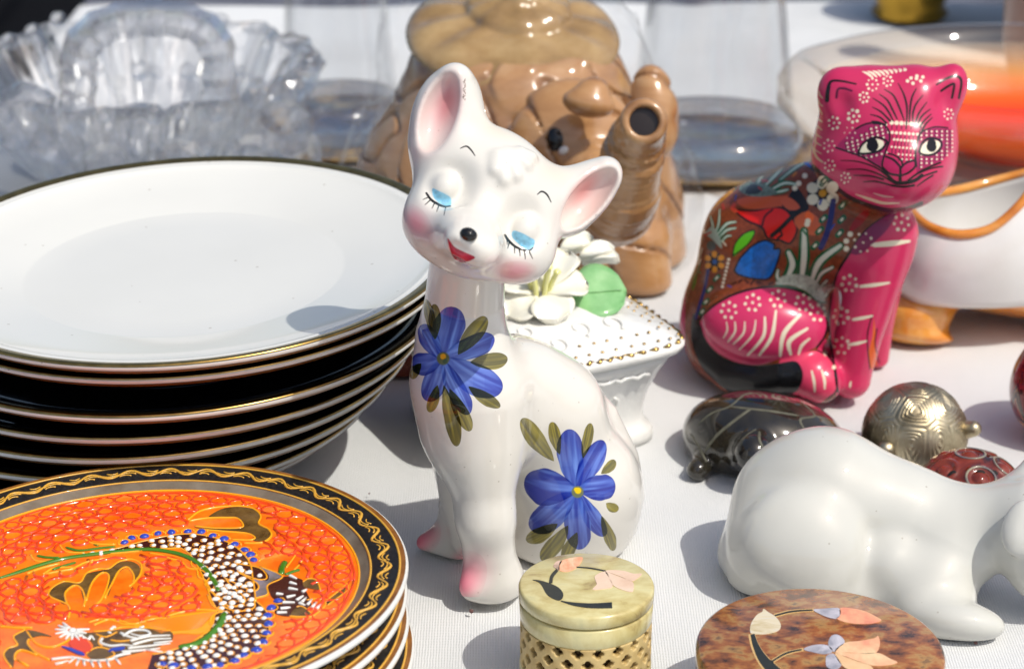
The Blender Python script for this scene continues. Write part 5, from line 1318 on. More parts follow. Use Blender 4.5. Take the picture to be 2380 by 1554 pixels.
def build_turtles():
    cells = cells_on_dome()
    # brass
    m = ramp_mat("worn_brass", [(.3, L(116, 102, 76)), (.55, L(190, 176, 146)), (.8, L(222, 212, 186))], 70, .40, bump=.1)
    m.node_tree.nodes["Principled BSDF"].inputs["Metallic"].default_value = 1.
    def db(d):
        e, s = voronoi_shell(d, cells); return -.016 * np.exp(-(e / .02) ** 2) + .011 * np.cos(np.minimum(e, .5) * 55) * np.clip((e - .06) / .1, 0, 1)
    c = at(2126, 1010, .815)
    root = empty("brass_turtle", (c[0], c[1], 0)); tag(root, "small brass turtle with ringed shell plates, beyond the crouching white cat", "turtle figurine")
    v, f = shell_geo(c, .0208, .0196, .0212, .15, db, 220, 110, -.45); part_of(mesh_obj("shell", v, f, m), root)
    h = Field().cone((2225, 1000, .812, 26), (2262, 996, .808, 19), .004); o, v = sdf_obj("head", h, at(2190, 1040, .83) * [1, 1, 1] - [0, .03, 0], at(2300, 960, .80) + [0, .03, 0], .0008, m); part_of(o, root)
    for (x, y, yy) in ((2060, 1050, .800), (2195, 1066, .802), (2220, 1050, .83)):
        hh = Field().cone((x, y - 6, yy, 22), (x, y + 22, yy, 24), .003); q = at(x, y, yy); o, v = sdf_obj("leg", hh, q - .009, q + .009, .0008, m); part_of(o, root)
    w = .012; part_of(mesh_obj("plastron", *lathe_geo([(0, .0002), (.015, .0002), (.0175, .003), (.0165, .006), (0, .006)], 32, (c[0], c[1], 0)), m), root)
    # black stone
    m2 = ramp_mat("polished_black_stone", [(.38, (.010, .010, .011, 1)), (.62, L(58, 52, 38)), (.78, L(98, 84, 52))], 38, .10, coat=.4, detail=8)
    f = Field()
    f.ell(1778, 1020, .820, 192, 112, 190, 6, .006); f.ell(1778, 1060, .815, 178, 66, 176, 4, .006)
    f.cone((1750, 1040, .792, 46), (1752, 1054, .784, 46), .003); f.cone((1715, 1070, .790, 20), (1790, 1072, .786, 20), .004)
    f.cone((1640, 1078, .806, 34), (1622, 1092, .796, 26), .003); f.cone((1900, 1090, .80, 34), (1920, 1100, .792, 26), .003); f.floor(0, .001)
    root = empty("stone_turtle", onz(1770, 1090, 0)); tag(root, "polished black stone turtle with pale carved shell lines, in front of the pink cat", "turtle figurine")
    lo = at(1570, 1140, .82); hi = at(1990, 900, .82)
    o, v = sdf_obj("body", f, (lo[0] - .003, .77, -.002), (hi[0] + .003, .86, .04), .0008, m2); part_of(o, root)
    zt = lambda x, y: ((1950 + x / 3.173) / 1.2618, (1100 + y / 3.173) / 1.2618)
    gm = simple("carved_groove", L(100, 98, 82), .6, var=.4, scale=300)
    for k, (pts, w) in enumerate(((((235, 540), (300, 640), (390, 810)), 5), (((360, 730), (480, 560), (740, 350), (800, 320)), 6), (((300, 460), (440, 350), (600, 290), (740, 180), (860, 165)), 5), (((600, 290), (780, 310), (1000, 335), (1250, 375)), 6), (((1250, 230), (1350, 320), (1390, 380), (1260, 410), (1310, 520)), 5), (((1390, 370), (1520, 430), (1640, 520)), 4), (((690, 620), (780, 540), (850, 500)), 4), (((880, 520), (880, 600), (920, 690)), 5))):
        p = smooth_curve([zt(*q) for q in pts], 7); q = hit(f, p[:, 0], p[:, 1]); q = q[~np.isnan(q[:, 0])]
        if len(q) > 3: part_of(mesh_obj("carved_line", *tube_geo(q, w * .00012 * np.clip(np.sin(np.linspace(.2, 2.94, len(q))) * 1.6, .3, 1), 6, up=grad(f, q), flat=.25), gm), root)
    # red glazed
    m3 = ramp_mat("mottled_red_glaze", [(.30, L(44, 22, 16)), (.45, L(118, 44, 26)), (.62, L(146, 64, 40)), (.78, L(120, 118, 116))], 60, .12, coat=.6, detail=7, dist=.6)
    bos = []
    for n, el, o_ in ((5, 52, -1.45), (9, 10, -1.2)):
        for k in range(n): a = k / n * 6.283 + o_; e = math.radians(el); bos.append((math.cos(e) * math.cos(a), math.cos(e) * math.sin(a), math.sin(e)))
    bos.append((0, .1, 1)); bos = np.array(bos)
    bos = bos / np.linalg.norm(bos, axis=1)[:, None]
    def dr(d):
        e = np.arccos(np.clip(d @ bos.T, -1, 1)).min(1)
        return .05 * np.exp(-(e / .10) ** 2) + .035 * np.exp(-((e - .27) / .05) ** 2) - .03 * np.exp(-((e - .18) / .04) ** 2)
    c = at(2250, 1150, .765)
    root = empty("glazed_turtle", (c[0], c[1], 0)); tag(root, "mottled red glazed turtle shell with ringed bosses and holes, behind the crouching cat", "turtle figurine")
    v, f = shell_geo(c, .0205, .0200, .0165, 0, dr, 180, 80, -.9); v[:, 2] = np.maximum(v[:, 2], 0.0003); part_of(mesh_obj("shell", v, f, m3), root)
    pale = ramp_mat("pale_ring_glaze", [(.35, L(150, 140, 116)), (.65, L(92, 90, 96))], 120, .15, coat=.5)
    for b in bos[[0, 1, 2, 5, 6, 7, 13, 14]]:
        a_ = np.cross(b, [0, 0, 1.]); a_ /= np.linalg.norm(a_) + 1e-9; b_ = np.cross(b, a_); t = np.linspace(0, 2 * np.pi, 28, endpoint=False)
        d = b + .27 * (np.cos(t)[:, None] * a_ + np.sin(t)[:, None] * b_); d /= np.linalg.norm(d, axis=1)[:, None]
        p = c + d * (1 + dr(d) + .003)[:, None] * np.array([.0205, .0200, .0165])
        if (p[:, 2] < .001).any(): continue
        part_of(mesh_obj("glaze_ring", *tube_geo(p, .0005, 6, up=d, closed=True, flat=.5), pale), root)
    for px, py in ((2206, 1085), (2292, 1086), (2330, 1106)):  # raised dark dots painted as the shade inside small holes
        d = at(px, py, .75) - c; b = np.array([d[0], -.012, .022]); b /= np.linalg.norm(b); p = c + b * (1 + dr(b[None])[0]) * np.array([.0205, .0200, .0165])
        part_of(mesh_obj("hole_shade_dot", *dome_geo(p, .0011, b, .3, 12, 3, 1.5), simple("hole_shade", (.006, .004, .003), .8)), root)
    # the dark patterned pot cut off by the right edge
    can = Canvas(0, 0, 600, 200, 1.6, (134, 30, 24), 1.)
    for _ in range(260):
        x, y = random.uniform(0, 600), random.uniform(0, 105); can.stroke([(x, y), (x + 2, y + 3)], 5.5, (30, 10, 10))
    for k in range(12):
        x = k * 50
        for dy, w, col in ((0, 6, (20, 12, 12)), (8, 3, (190, 150, 110)), (16, 6, (20, 12, 12)), (25, 3, (190, 150, 110))): can.stroke([(x, 150 + dy * .6), (x + 25, 96 + dy), (x + 50, 150 + dy * .6)], w, col, curve=False)
    can.stroke([(0, 158), (600, 158)], 6, (20, 12, 12)); can.poly([(0, 161), (600, 161), (600, 200), (0, 200)], (186, 134, 92))
    c = onz(2480, 1010, 0); c[2] = 0; d_ = .87 / .92
    Rr = .0245
    prof = [(0, 0), (.010, 0), (.016, .002), (.022, .009), (.0245, .018), (.0232, .028), (.018, .038), (.012, .043), (.010, .046), (.0105, .048), (.008, .048), (.0075, .044), (0, .040)]
    pr = smooth_curve(prof, 4); pr[:, 0] = np.maximum(pr[:, 0], 0)
    root = empty("patterned_pot", c); tag(root, "dark red painted pot with black dots and zigzag bands, cut off at the right edge", "pot")
    v, f = lathe_geo(pr, 72, c); o = mesh_obj("pot_body", v, f, painted("painted_red_clay", lin((134, 30, 24)), can.image("pot_painting"), .2, coat=.4, masked=False)); part_of(o, root)
    lay = o.data.uv_layers.new(name="painting"); ang = np.arctan2(v[:, 1] - c[1], v[:, 0] - c[0]) / (2 * np.pi) + .5; hh = (v[:, 2]) / .048
    for pl in o.data.polygons:
        us = [ang[o.data.loops[l].vertex_index] for l in pl.loop_indices]; mx = max(us)
        for l, u in zip(pl.loop_indices, us): lay.data[l].uv = (u + (1 if mx - u > .5 else 0) - (1e-4 if u > .99 else 0), hh[o.data.loops[l].vertex_index])
build_turtles()

# ------------------------------------------------------------------ little stone boxes with inlaid lids
def inlay(name, pts, z, mat, parent, h=.00022, curve=0, lab=None):
    p = np.array([onz(x, y, z) for x, y in pts])
    if curve: p = smooth_curve(p, curve, True)
    o = mesh_obj(name, *prism_geo(p, (0, 0, 1), h), mat, smooth=False)
    part_of(o, parent)
    if lab: o["label"] = lab
    return o
def stroke_poly(pts, w):
    p = smooth_curve(np.column_stack([np.asarray(pts, float), w]), 6); q, w = p[:, :2], p[:, 2]
    t = np.gradient(q, axis=0); t /= np.linalg.norm(t, axis=1)[:, None]; n = np.stack([-t[:, 1], t[:, 0]], 1)
    return np.concatenate([q + n * w[:, None] / 2, (q - n * w[:, None] / 2)[::-1]])
BLACK_STONE = simple("black_inlay_stone", L(48, 50, 44), .3, var=.3, scale=400)
def build_soapstone():
    cx, cy, R, H = .0240, .6471, .0219, .035
    st = ramp_mat("green_soapstone", [(.28, L(150, 128, 84)), (.42, L(190, 174, 116)), (.6, L(208, 198, 146)), (.8, L(182, 178, 136))], 75, .22, coat=.25, detail=7, stretch=(1, 1.8, 1), dist=.4)
    st2 = ramp_mat("cut_soapstone", [(.3, L(176, 146, 88)), (.7, L(214, 190, 132))], 120, .5, detail=6)
    root = empty("soapstone_box", (cx, cy, 0)); tag(root, "small round pale green stone box with pierced sides and an inlaid flower lid", "box")
    c = np.array([cx, cy, 0])
    v, f = lathe_geo([(0, H - .010), (R - .0028, H - .010), (R - .0028, H - .0048), (R - .0004, H - .0046), (R, H - .0042), (R, H - .0009), (R - .0003, H - .0003), (R - .0009, H), (0, H)], 128, c); lid = part_of(mesh_obj("lid", v, f, st), root)
    v, f = lathe_geo([(R - .0026, H - .0055), (R - .0006, H - .0053), (R - .0002, H - .0058), (R - .0004, H - .0115), (R - .0012, H - .0128), (R - .0030, H - .0130), (R - .0030, H - .0055)], 128, c, cap=False); part_of(mesh_obj("collar", v, f, st), root)
    nh = 20; z0, z1 = .0075, H - .0122
    def lat(p):
        q = p - c; r = np.hypot(q[..., 0], q[..., 1]); a = np.arctan2(q[..., 1], q[..., 0])
        d = np.maximum(np.abs(r - (R - .0019)) - .0014, np.maximum(z0 - q[..., 2], q[..., 2] - z1))
        Rm = R - .002; pu = 2 * np.pi * Rm / nh; pz = .0040
        row = np.round((q[..., 2] - z0 - .0016) / pz); u = a * Rm + (row % 2) * pu / 2; u = u - np.round(u / pu) * pu; w = q[..., 2] - z0 - .0016 - row * pz
        k = .00095; hole = np.minimum(np.minimum(np.hypot(u - k, w), np.hypot(u + k, w)), np.minimum(np.hypot(u, w - k), np.hypot(u, w + k))) - .00085
        row2 = np.round((q[..., 2] - z0 - .0016) / pz + .5) - .5
        return smax(d, -hole, .0003)
    o, v = sdf_obj("pierced_lattice", lat, c + [-R - .001, -R - .001, z0 - .0008], c + [R + .001, R + .001, z1 + .0008], .00036, st2); part_of(o, root)
    v, f = lathe_geo([(0, 0), (R - .0012, 0), (R - .0003, .0008), (R - .0003, .0066), (R - .0008, .0074), (R - .0036, .0076), (R - .0036, .003), (0, .003)], 128, c); part_of(mesh_obj("base", v, f, st), root)
    v, f = lathe_geo([(0, .0032), (R - .0042, .0032), (R - .0042, H - .0135), (0, H - .0135)], 48, c); part_of(mesh_obj("shade_core", v, f, simple("shadowed_inside", L(92, 66, 36), .8)), root)  # dark core fills the hollow, painted shade behind the lattice
    z = lambda *q: [((1350 + x / 3.6615) / 1.2618, (1580 + y / 3.6615) / 1.2618) for x, y in q]
    pk = ramp_mat("pink_shell", [(.35, L(226, 150, 110)), (.65, L(240, 196, 160))], 160, .2, coat=.3, stretch=(3, 1, 1)); pp = ramp_mat("pale_pink_shell", [(.3, L(222, 188, 160)), (.7, L(236, 208, 182))], 100, .2, coat=.3)
    gy = ramp_mat("banded_shell", [(.4, L(150, 124, 108)), (.6, L(214, 180, 160))], 200, .2, coat=.3)
    I = lambda name, pts, m, **k: inlay(name, z(*pts), H - .00005, m, root, **k)
    I("bud_inlay", ((1080, 240), (1180, 208), (1310, 198), (1290, 260), (1240, 315), (1150, 352), (1060, 340), (1060, 290)), pk, curve=3)
    I("bud_inlay", ((1000, 290), (1030, 245), (1090, 238), (1065, 290), (1062, 338), (1015, 312)), gy, curve=3)
    I("petal_inlay", ((1555, 350), (1450, 395), (1448, 440), (1465, 490), (1420, 545), (1530, 540), (1635, 515), (1600, 420)), pp, curve=3)
    I("petal_inlay", ((1558, 352), (1660, 390), (1740, 420), (1850, 465), (1862, 520), (1845, 570), (1740, 548), (1642, 500), (1600, 420)), pk if False else pp, curve=3)
    I("petal_inlay", ((1556, 345), (1640, 336), (1760, 345), (1860, 375), (1952, 376), (1880, 440), (1830, 455), (1740, 414), (1640, 376)), pp, curve=3)
    I("leaf_inlay", ((775, 440), (860, 448), (960, 478), (1050, 520), (1102, 580), (1100, 630), (1060, 662), (980, 635), (920, 585), (880, 510), (840, 465)), BLACK_STONE, curve=3)
    for pts, w in ((((1040, 335), (985, 400), (970, 475)), (32, 36, 36)), (((1245, 302), (1400, 315), (1560, 346)), (10, 13, 13)), (((1080, 668), (1220, 700), (1400, 718), (1630, 712)), (8, 34, 50, 62))):
        I("stem_inlay", [tuple(q) for q in stroke_poly(pts, w)], BLACK_STONE)
build_soapstone()
def build_brown_box():
    cx, cy, R, H = .0957, .6159, .0385, .030
    m = ramp_mat("red_brown_jasper", [(.34, L(64, 44, 32)), (.43, L(124, 76, 46)), (.50, L(156, 94, 50)), (.58, L(172, 130, 76)), (.68, L(104, 76, 54))], 130, .18, coat=.3, detail=14, dist=.25, stretch=(1, 1.5, 1))
    dk = ramp_mat("dark_box_stone", [(.3, L(56, 44, 30)), (.7, L(110, 88, 60))], 50, .25, coat=.2)
    root = empty("jasper_box", (cx, cy, 0)); tag(root, "round red brown stone box with a pearl flower inlaid in its lid, front right", "box")
    c = np.array([cx, cy, 0])
    v, f = lathe_geo([(0, H - .0085), (R - .002, H - .0085), (R - .0006, H - .0080), (R, H - .0070), (R, H - .0016), (R - .0005, H - .0005), (R - .0014, H), (0, H)], 160, c); part_of(mesh_obj("lid", v, f, m), root)
    v, f = lathe_geo([(0, 0), (R - .0030, 0), (R - .0014, .001), (R - .0012, H - .0094), (R - .0024, H - .0088), (0, H - .0088)], 128, c); part_of(mesh_obj("box_body", v, f, dk), root)
    z = lambda *q: [((2020 + x / 2.975) / 1.2618, (1680 + y / 2.975) / 1.2618) for x, y in q]
    pearl = ramp_mat("mother_of_pearl", [(.30, L(196, 176, 132)), (.5, L(222, 208, 176)), (.7, L(206, 200, 196))], 70, .12, coat=.6, stretch=(1, 4, 1), dist=1.)
    grey = ramp_mat("grey_pearl", [(.35, L(150, 148, 156)), (.65, L(206, 200, 206))], 110, .12, coat=.6, dist=1.5)
    pink = ramp_mat("pink_shell_inlay", [(.32, L(224, 120, 100)), (.5, L(236, 172, 130)), (.68, L(238, 206, 158))], 55, .15, coat=.5, stretch=(1.6, 1, 1))
    peach = ramp_mat("peach_shell_inlay", [(.35, L(230, 186, 136)), (.65, L(240, 212, 170))], 60, .15, coat=.5)
    grout = simple("inlay_glue", L(206, 170, 112), .5)
    I = lambda name, pts, mm, **k: inlay(name, z(*pts), H - .00005, mm, root, **k)
    for pts, w in ((((548, 530), (580, 640), (650, 760), (760, 880)), (58, 74, 100, 130)), (((720, 775), (850, 700), (1000, 665)), (34, 30, 26)), (((745, 372), (900, 335), (1090, 322)), (32, 28, 24))):
        I("glue_line", [tuple(q) for q in stroke_poly(pts, w)], grout, h=.00012)
    for pts, w in ((((556, 535), (588, 640), (655, 760), (770, 880)), (36, 52, 80, 104)), (((725, 772), (850, 700), (985, 668)), (14, 15, 12)), (((750, 372), (900, 336), (1080, 324)), (13, 14, 12))):
        I("stem_inlay", [tuple(q) for q in stroke_poly(pts, w)], BLACK_STONE)
    I("bud_inlay", ((540, 525), (540, 450), (590, 370), (640, 340), (652, 312), (690, 340), (760, 385), (802, 450), (785, 500), (700, 528), (600, 536)), pearl, curve=3)
    I("bud_inlay", ((1085, 322), (1180, 312), (1300, 306), (1325, 340), (1310, 385), (1270, 398), (1180, 375)), grey, curve=3)
    I("bud_inlay", ((1322, 306), (1430, 310), (1540, 335), (1640, 385), (1680, 415), (1600, 440), (1480, 445), (1360, 428), (1290, 398), (1318, 372)), pink, curve=3)
    I("sepal_inlay", ((1000, 665), (1080, 632), (1180, 625), (1240, 650), (1250, 690), (1180, 708), (1080, 690)), grey, curve=3)
    I("sepal_inlay", ((1270, 690), (1222, 640), (1220, 590), (1250, 545), (1300, 540), (1345, 570), (1358, 610), (1310, 650)), grey, curve=3)
    I("sepal_inlay", ((1205, 720), (1262, 705), (1310, 760), (1330, 810), (1270, 845), (1205, 820), (1195, 760)), grey, curve=3)
    I("petal_inlay", ((1270, 688), (1360, 610), (1480, 595), (1620, 570), (1650, 548), (1668, 610), (1640, 690), (1540, 705), (1400, 695)), pink, curve=3)
    I("petal_inlay", ((1280, 695), (1400, 700), (1540, 702), (1660, 700), (1760, 750), (1820, 782), (1720, 806), (1600, 806), (1480, 770), (1370, 730)), pink, curve=3)
    I("petal_inlay", ((1275, 700), (1370, 735), (1480, 775), (1590, 812), (1600, 870), (1440, 860), (1330, 800)), peach, curve=3)
build_brown_box()

# ------------------------------------------------------------------ porcelain casket with a flower on the lid
def leaf_geo(base, tip, width, up, cup=.15, bend=.1, th=.0012, nu=12, nv=9, shape=.55, ruffle=0., seed=0):
    base = np.asarray(base, float); tip = np.asarray(tip, float); d = tip - base; ln = np.linalg.norm(d); d /= ln
    up = np.asarray(up, float); s = np.cross(d, up); s /= np.linalg.norm(s); n = np.cross(s, d)
    u = np.linspace(0, 1, nu); vv = np.linspace(-1, 1, nv); top = []; bot = []
    for a in u:
        w = width / 2 * (math.sin(min(a / shape, 1) * math.pi / 2) ** .8 if a < shape else math.sqrt(max(1 - ((a - shape) / (1 - shape)) ** 2, 0)))
        w = max(w, width * .03)
        for b in vv:
            h = cup * width * (b * b - .3) * math.sin(min(a * 1.4, 1) * 1.57) + bend * ln * math.sin(a * math.pi) + ruffle * width * math.sin(a * 9 + b * 4 + seed)
            p = base + d * a * ln + s * b * w + n * h
            e = th / 2 * math.sqrt(max(1 - (b * b) ** 3, .02)) * (1 if 0 < a < 1 else .3)
            top.append(p + n * e); bot.append(p - n * e)
    N = nu * nv; f = []
    for i in range(nu - 1):
        for j in range(nv - 1):
            a = i * nv + j; f.append([a, a + nv, a + nv + 1, a + 1]); f.append([a + N, a + 1 + N, a + nv + 1 + N, a + nv + N])
    loop = [j for j in range(nv)] + [i * nv + nv - 1 for i in range(1, nu)] + [(nu - 1) * nv + j for j in range(nv - 2, -1, -1)] + [i * nv for i in range(nu - 2, 0, -1)]
    for i in range(len(loop)): a, b = loop[i], loop[(i + 1) % len(loop)]; f.append([a, b, b + N, a + N])
    return np.array(top + bot), f
def build_casket():
    cen = np.array([.0075, .848, 0]); e1 = np.array([.890, .455, 0]); e2 = np.array([-.455, .890, 0])
    porc = simple("white_porcelain", (.78, .77, .73), .10, var=.06, scale=60, bump=.5, bscale=160)
    root = empty("porcelain_casket", cen); tag(root, "white porcelain casket with a gilded lid edge, behind the white cat", "casket")
    def square(levels, n=96, cap=True, wav=0.):
        t = np.linspace(0, 2 * np.pi, n, endpoint=False); k = 7.
        sq = 1 / (np.abs(np.cos(t)) ** k + np.abs(np.sin(t)) ** k) ** (1 / k)
        v = []; f = []
        for z, h in levels:
            r = sq * h * (1 + wav * np.cos(t * 24))
            v.append(cen + np.outer(r * np.cos(t), e1) + np.outer(r * np.sin(t), e2) + np.outer(np.full(n, z), [0, 0, 1]))
        for i in range(len(levels) - 1):
            for j in range(n): j2 = (j + 1) % n; f.append([i * n + j, i * n + j2, (i + 1) * n + j2, (i + 1) * n + j])
        f.append(list(range(n))[::-1]); f.append([(len(levels) - 1) * n + j for j in range(n)])
        return np.concatenate(v), f, sq
    v, f, sq = square([(0, .0402), (.0035, .0404), (.0052, .0396), (.0068, .0376), (.0105, .0368), (.0150, .0370), (.0220, .0386), (.0300, .0418), (.0350, .0444), (.0378, .0458), (.0385, .0446)])
    part_of(mesh_obj("box_body", v, f, porc), root)
    v, f, sq = square([(.0386, .0390), (.0392, .0450), (.0402, .0490), (.0425, .0498), (.0438, .0492), (.0446, .0476), (.0478, .0380), (.0512, .0280), (.0538, .0170), (.0552, .0080), (.0556, .0004)])
    lid = part_of(mesh_obj("lid", v, f, porc), root)
    # scrolls moulded on lid and sides
    def lidz(h): return np.interp(h, [0, .008, .017, .028, .038, .0476, .0492], [.0556, .0552, .0538, .0512, .0478, .0446, .0438])
    mb = MB()
    for k in range(16):
        a = k / 16 * 6.283 + .2; r0 = .030 + .006 * (k % 2)
        t = np.linspace(0, 5.2, 18); rr = .0052 * (1 - t / 7)
        x = r0 * math.cos(a) + rr * np.cos(t + a); y = r0 * math.sin(a) + rr * np.sin(t + a)
        h = np.maximum(np.abs(x), np.abs(y)); p = cen + np.outer(x, e1) + np.outer(y, e2) + np.outer(lidz(h) + .0002, [0, 0, 1])
        mb.add(*tube_geo(p, .0009 * (1 - t / 9), 6))
    tag(part_of(mb.build("lid_scroll", porc), root), kind="stuff")
    mb = MB()
    for s in range(4):
        A, B = [(e1, -e2), (e2, e1), (-e1, e2), (-e2, -e1)][s]
        for k in (-1, 1):
            t = np.linspace(0, 4.6, 20); rr = .0105 * (1 - t / 6.2)
            x = k * (.015 + rr * np.cos(t + 2.6) * .9); z = .021 + rr * np.sin(t + 2.6) * .8
            h = np.interp(z, [.0105, .015, .022, .03, .035], [.0368, .0370, .0386, .0418, .0444]) + .0002
            mb.add(*tube_geo(cen + np.outer(x, A) + np.outer(h, B) + np.outer(z, [0, 0, 1]), .0013 * (1 - t / 8), 6, up=B))
        t = np.linspace(-.03, .03, 24); mb.add(*tube_geo(cen + np.outer(t, A) + B * .0436 + np.outer(.0322 + .0008 * np.cos(t * 900), [0, 0, 1]), .0010, 6, up=B))
    tag(part_of(mb.build("side_scroll", porc), root), kind="stuff")
    # gilding: scalloped line and dots
    t = np.linspace(0, 2 * np.pi, 720, endpoint=False); k = 7.
    sq2 = 1 / (np.abs(np.cos(t)) ** k + np.abs(np.sin(t)) ** k) ** (1 / k); r = sq2 * (.0488 - .0010 * np.abs(np.sin(t * 34)))
    p = cen + np.outer(r * np.cos(t), e1) + np.outer(r * np.sin(t), e2) + np.outer(.0443 + .0004 * np.sin(t * 60), [0, 0, 1])
    part_of(mesh_obj("gilded_edge", *tube_geo(p, .00062 * (1 + .5 * np.sin(t * 68 + 1)), 6, closed=True), GOLD), root)
    dv, df = dome_geo((0, 0, 0), .00075, h=.7, seg=8, rings=3); dm = None
    for s in range(4):
        A, B = [(e1, -e2), (e2, e1), (-e1, e2), (-e2, -e1)][s]
        for row in (.0440, .0385):
            for q in np.arange(-row + .003, row - .002, .0062):
                qq = q + random.uniform(-.0008, .0008); loc = cen + A * qq + B * row + np.array([0, 0, float(lidz(row)) + .0001])
                if dm is None: dm = mesh_obj("gilded_dot", dv + loc - loc, df, GOLD); o = dm
                else: o = dm.copy(); COL.objects.link(o)
                o.location = loc; part_of(o, root)
    # flower
    pet = ramp_mat("ivory_petal", [(.3, (.78, .75, .58, 1)), (.6, (.80, .78, .69, 1))], 50, .14, coat=.5)
    yel = simple("flower_heart", L(226, 224, 150), .2, coat=.4); grn = ramp_mat("green_leaf_glaze", [(.3, L(104, 164, 96)), (.7, L(150, 196, 138))], 60, .14, coat=.5)
    y0 = .838; c = at(1256, 684, y0)
    N = np.array([.05, -.35, .93])
    for i, (px, py, y, w) in enumerate(((1368, 668, .842, .0165), (1296, 752, .825, .0185), (1178, 742, .828, .0185), (1160, 655, .842, .017), (1232, 592, .856, .017), (1322, 590, .856, .017))):
        v, f = leaf_geo(c + (at(px, py, y) - c) * .06, at(px, py, y), w, N, cup=.20, bend=.14, th=.0026, ruffle=.02, seed=i, shape=.66); part_of(mesh_obj("petal", v, f, pet), root)
    for k in range(6):
        a = k / 6 * 6.283; q = c + np.array([.003 * math.cos(a), .002 * math.sin(a), 0]); e = q + np.array([.0035 * math.cos(a), .001 * math.sin(a) - .003, .0105 + .003 * (k % 2)])
        part_of(mesh_obj("stamen", *tube_geo(smooth_curve([q, (q + e) / 2 + [0, 0, .001], e], 4), .0011, 7, up=(1, 0, 0)), yel), root)
        part_of(mesh_obj("anther", *dome_geo(e, .0016, (0, -.3, 1), .9, 10, 4), yel), root)
    # buds on the far side
    for a, b, w in (((1345, 600, .862), (1428, 588, .866), .0085), ((1300, 585, .866), (1380, 570, .870), .011), ((1352, 612, .864), (1440, 602, .862), .006)):
        v, f = leaf_geo(at(*a), at(*b), w, (0, -.3, 1), cup=.5, bend=.12, th=.004, shape=.5); part_of(mesh_obj("bud", v, f, pet), root)
    v, f = leaf_geo(at(1318, 688, .845), at(1456, 676, .848), .0265, (.15, -.55, .85), cup=.05, bend=.05, th=.0013, ruffle=.015, shape=.45); lf_ = part_of(mesh_obj("leaf", v, f, grn), root)
    part_of(mesh_obj("midrib", *tube_geo(smooth_curve([v[4 + 9 * i] + np.array([0, -.0004, .0003]) for i in range(1, 11)], 2), .0004, 5), grn), root)
    v, f = leaf_geo(at(1210, 690, .845), at(1130, 720, .848), .014, (0, -.45, .9), cup=.10, bend=.10, th=.0018, shape=.5); part_of(mesh_obj("leaf", v, f, grn), root)
build_casket()

# ------------------------------------------------------------------ small carved box glimpsed between dishes and casket
def build_carved_box():
    m = ramp_mat("carved_red_clay", [(.35, L(110, 48, 32)), (.65, L(160, 82, 58))], 60, .5, bump=.4)
    c = np.array([-.066, .918, 0]); root = empty("carved_box", c); tag(root, "small brick red carved box half hidden behind the dish stack and the casket", "box")
    def bx(a, b, name, bev=.0015):
        bm = bmesh.new(); bmesh.ops.create_cube(bm, size=1)
        for v in bm.verts: v.co = Vector([c[i] + a[i] + (v.co[i] + .5) * (b[i] - a[i]) for i in range(3)])
        bmesh.ops.bevel(bm, geom=list(bm.edges), offset=bev, segments=2, affect='EDGES')
        me = bpy.data.meshes.new(name); bm.to_mesh(me); bm.free(); me.materials.append(m); o = bpy.data.objects.new(name, me); link(o); part_of(o, root)
    bx((-.04, -.024, 0), (.03, .024, .017), "box_body"); bx((-.0415, -.0255, .0174), (.0315, .0255, .024), "lid"); bx((-.0412, -.0252, -.0), (.0312, .0252, .0028), "base")
    pale = simple("carved_line_red", L(196, 128, 104), .6)
    for k in range(5):
        x = -.035 + k * .014; p = c + np.array([[x, -.0241, .004], [x + .007, -.0241, .014], [x + .014, -.0241, .004]]); part_of(mesh_obj("carved_line", *tube_geo(p, .0005, 5, up=(0, -1, 0), flat=.4), pale), root)
build_carved_box()

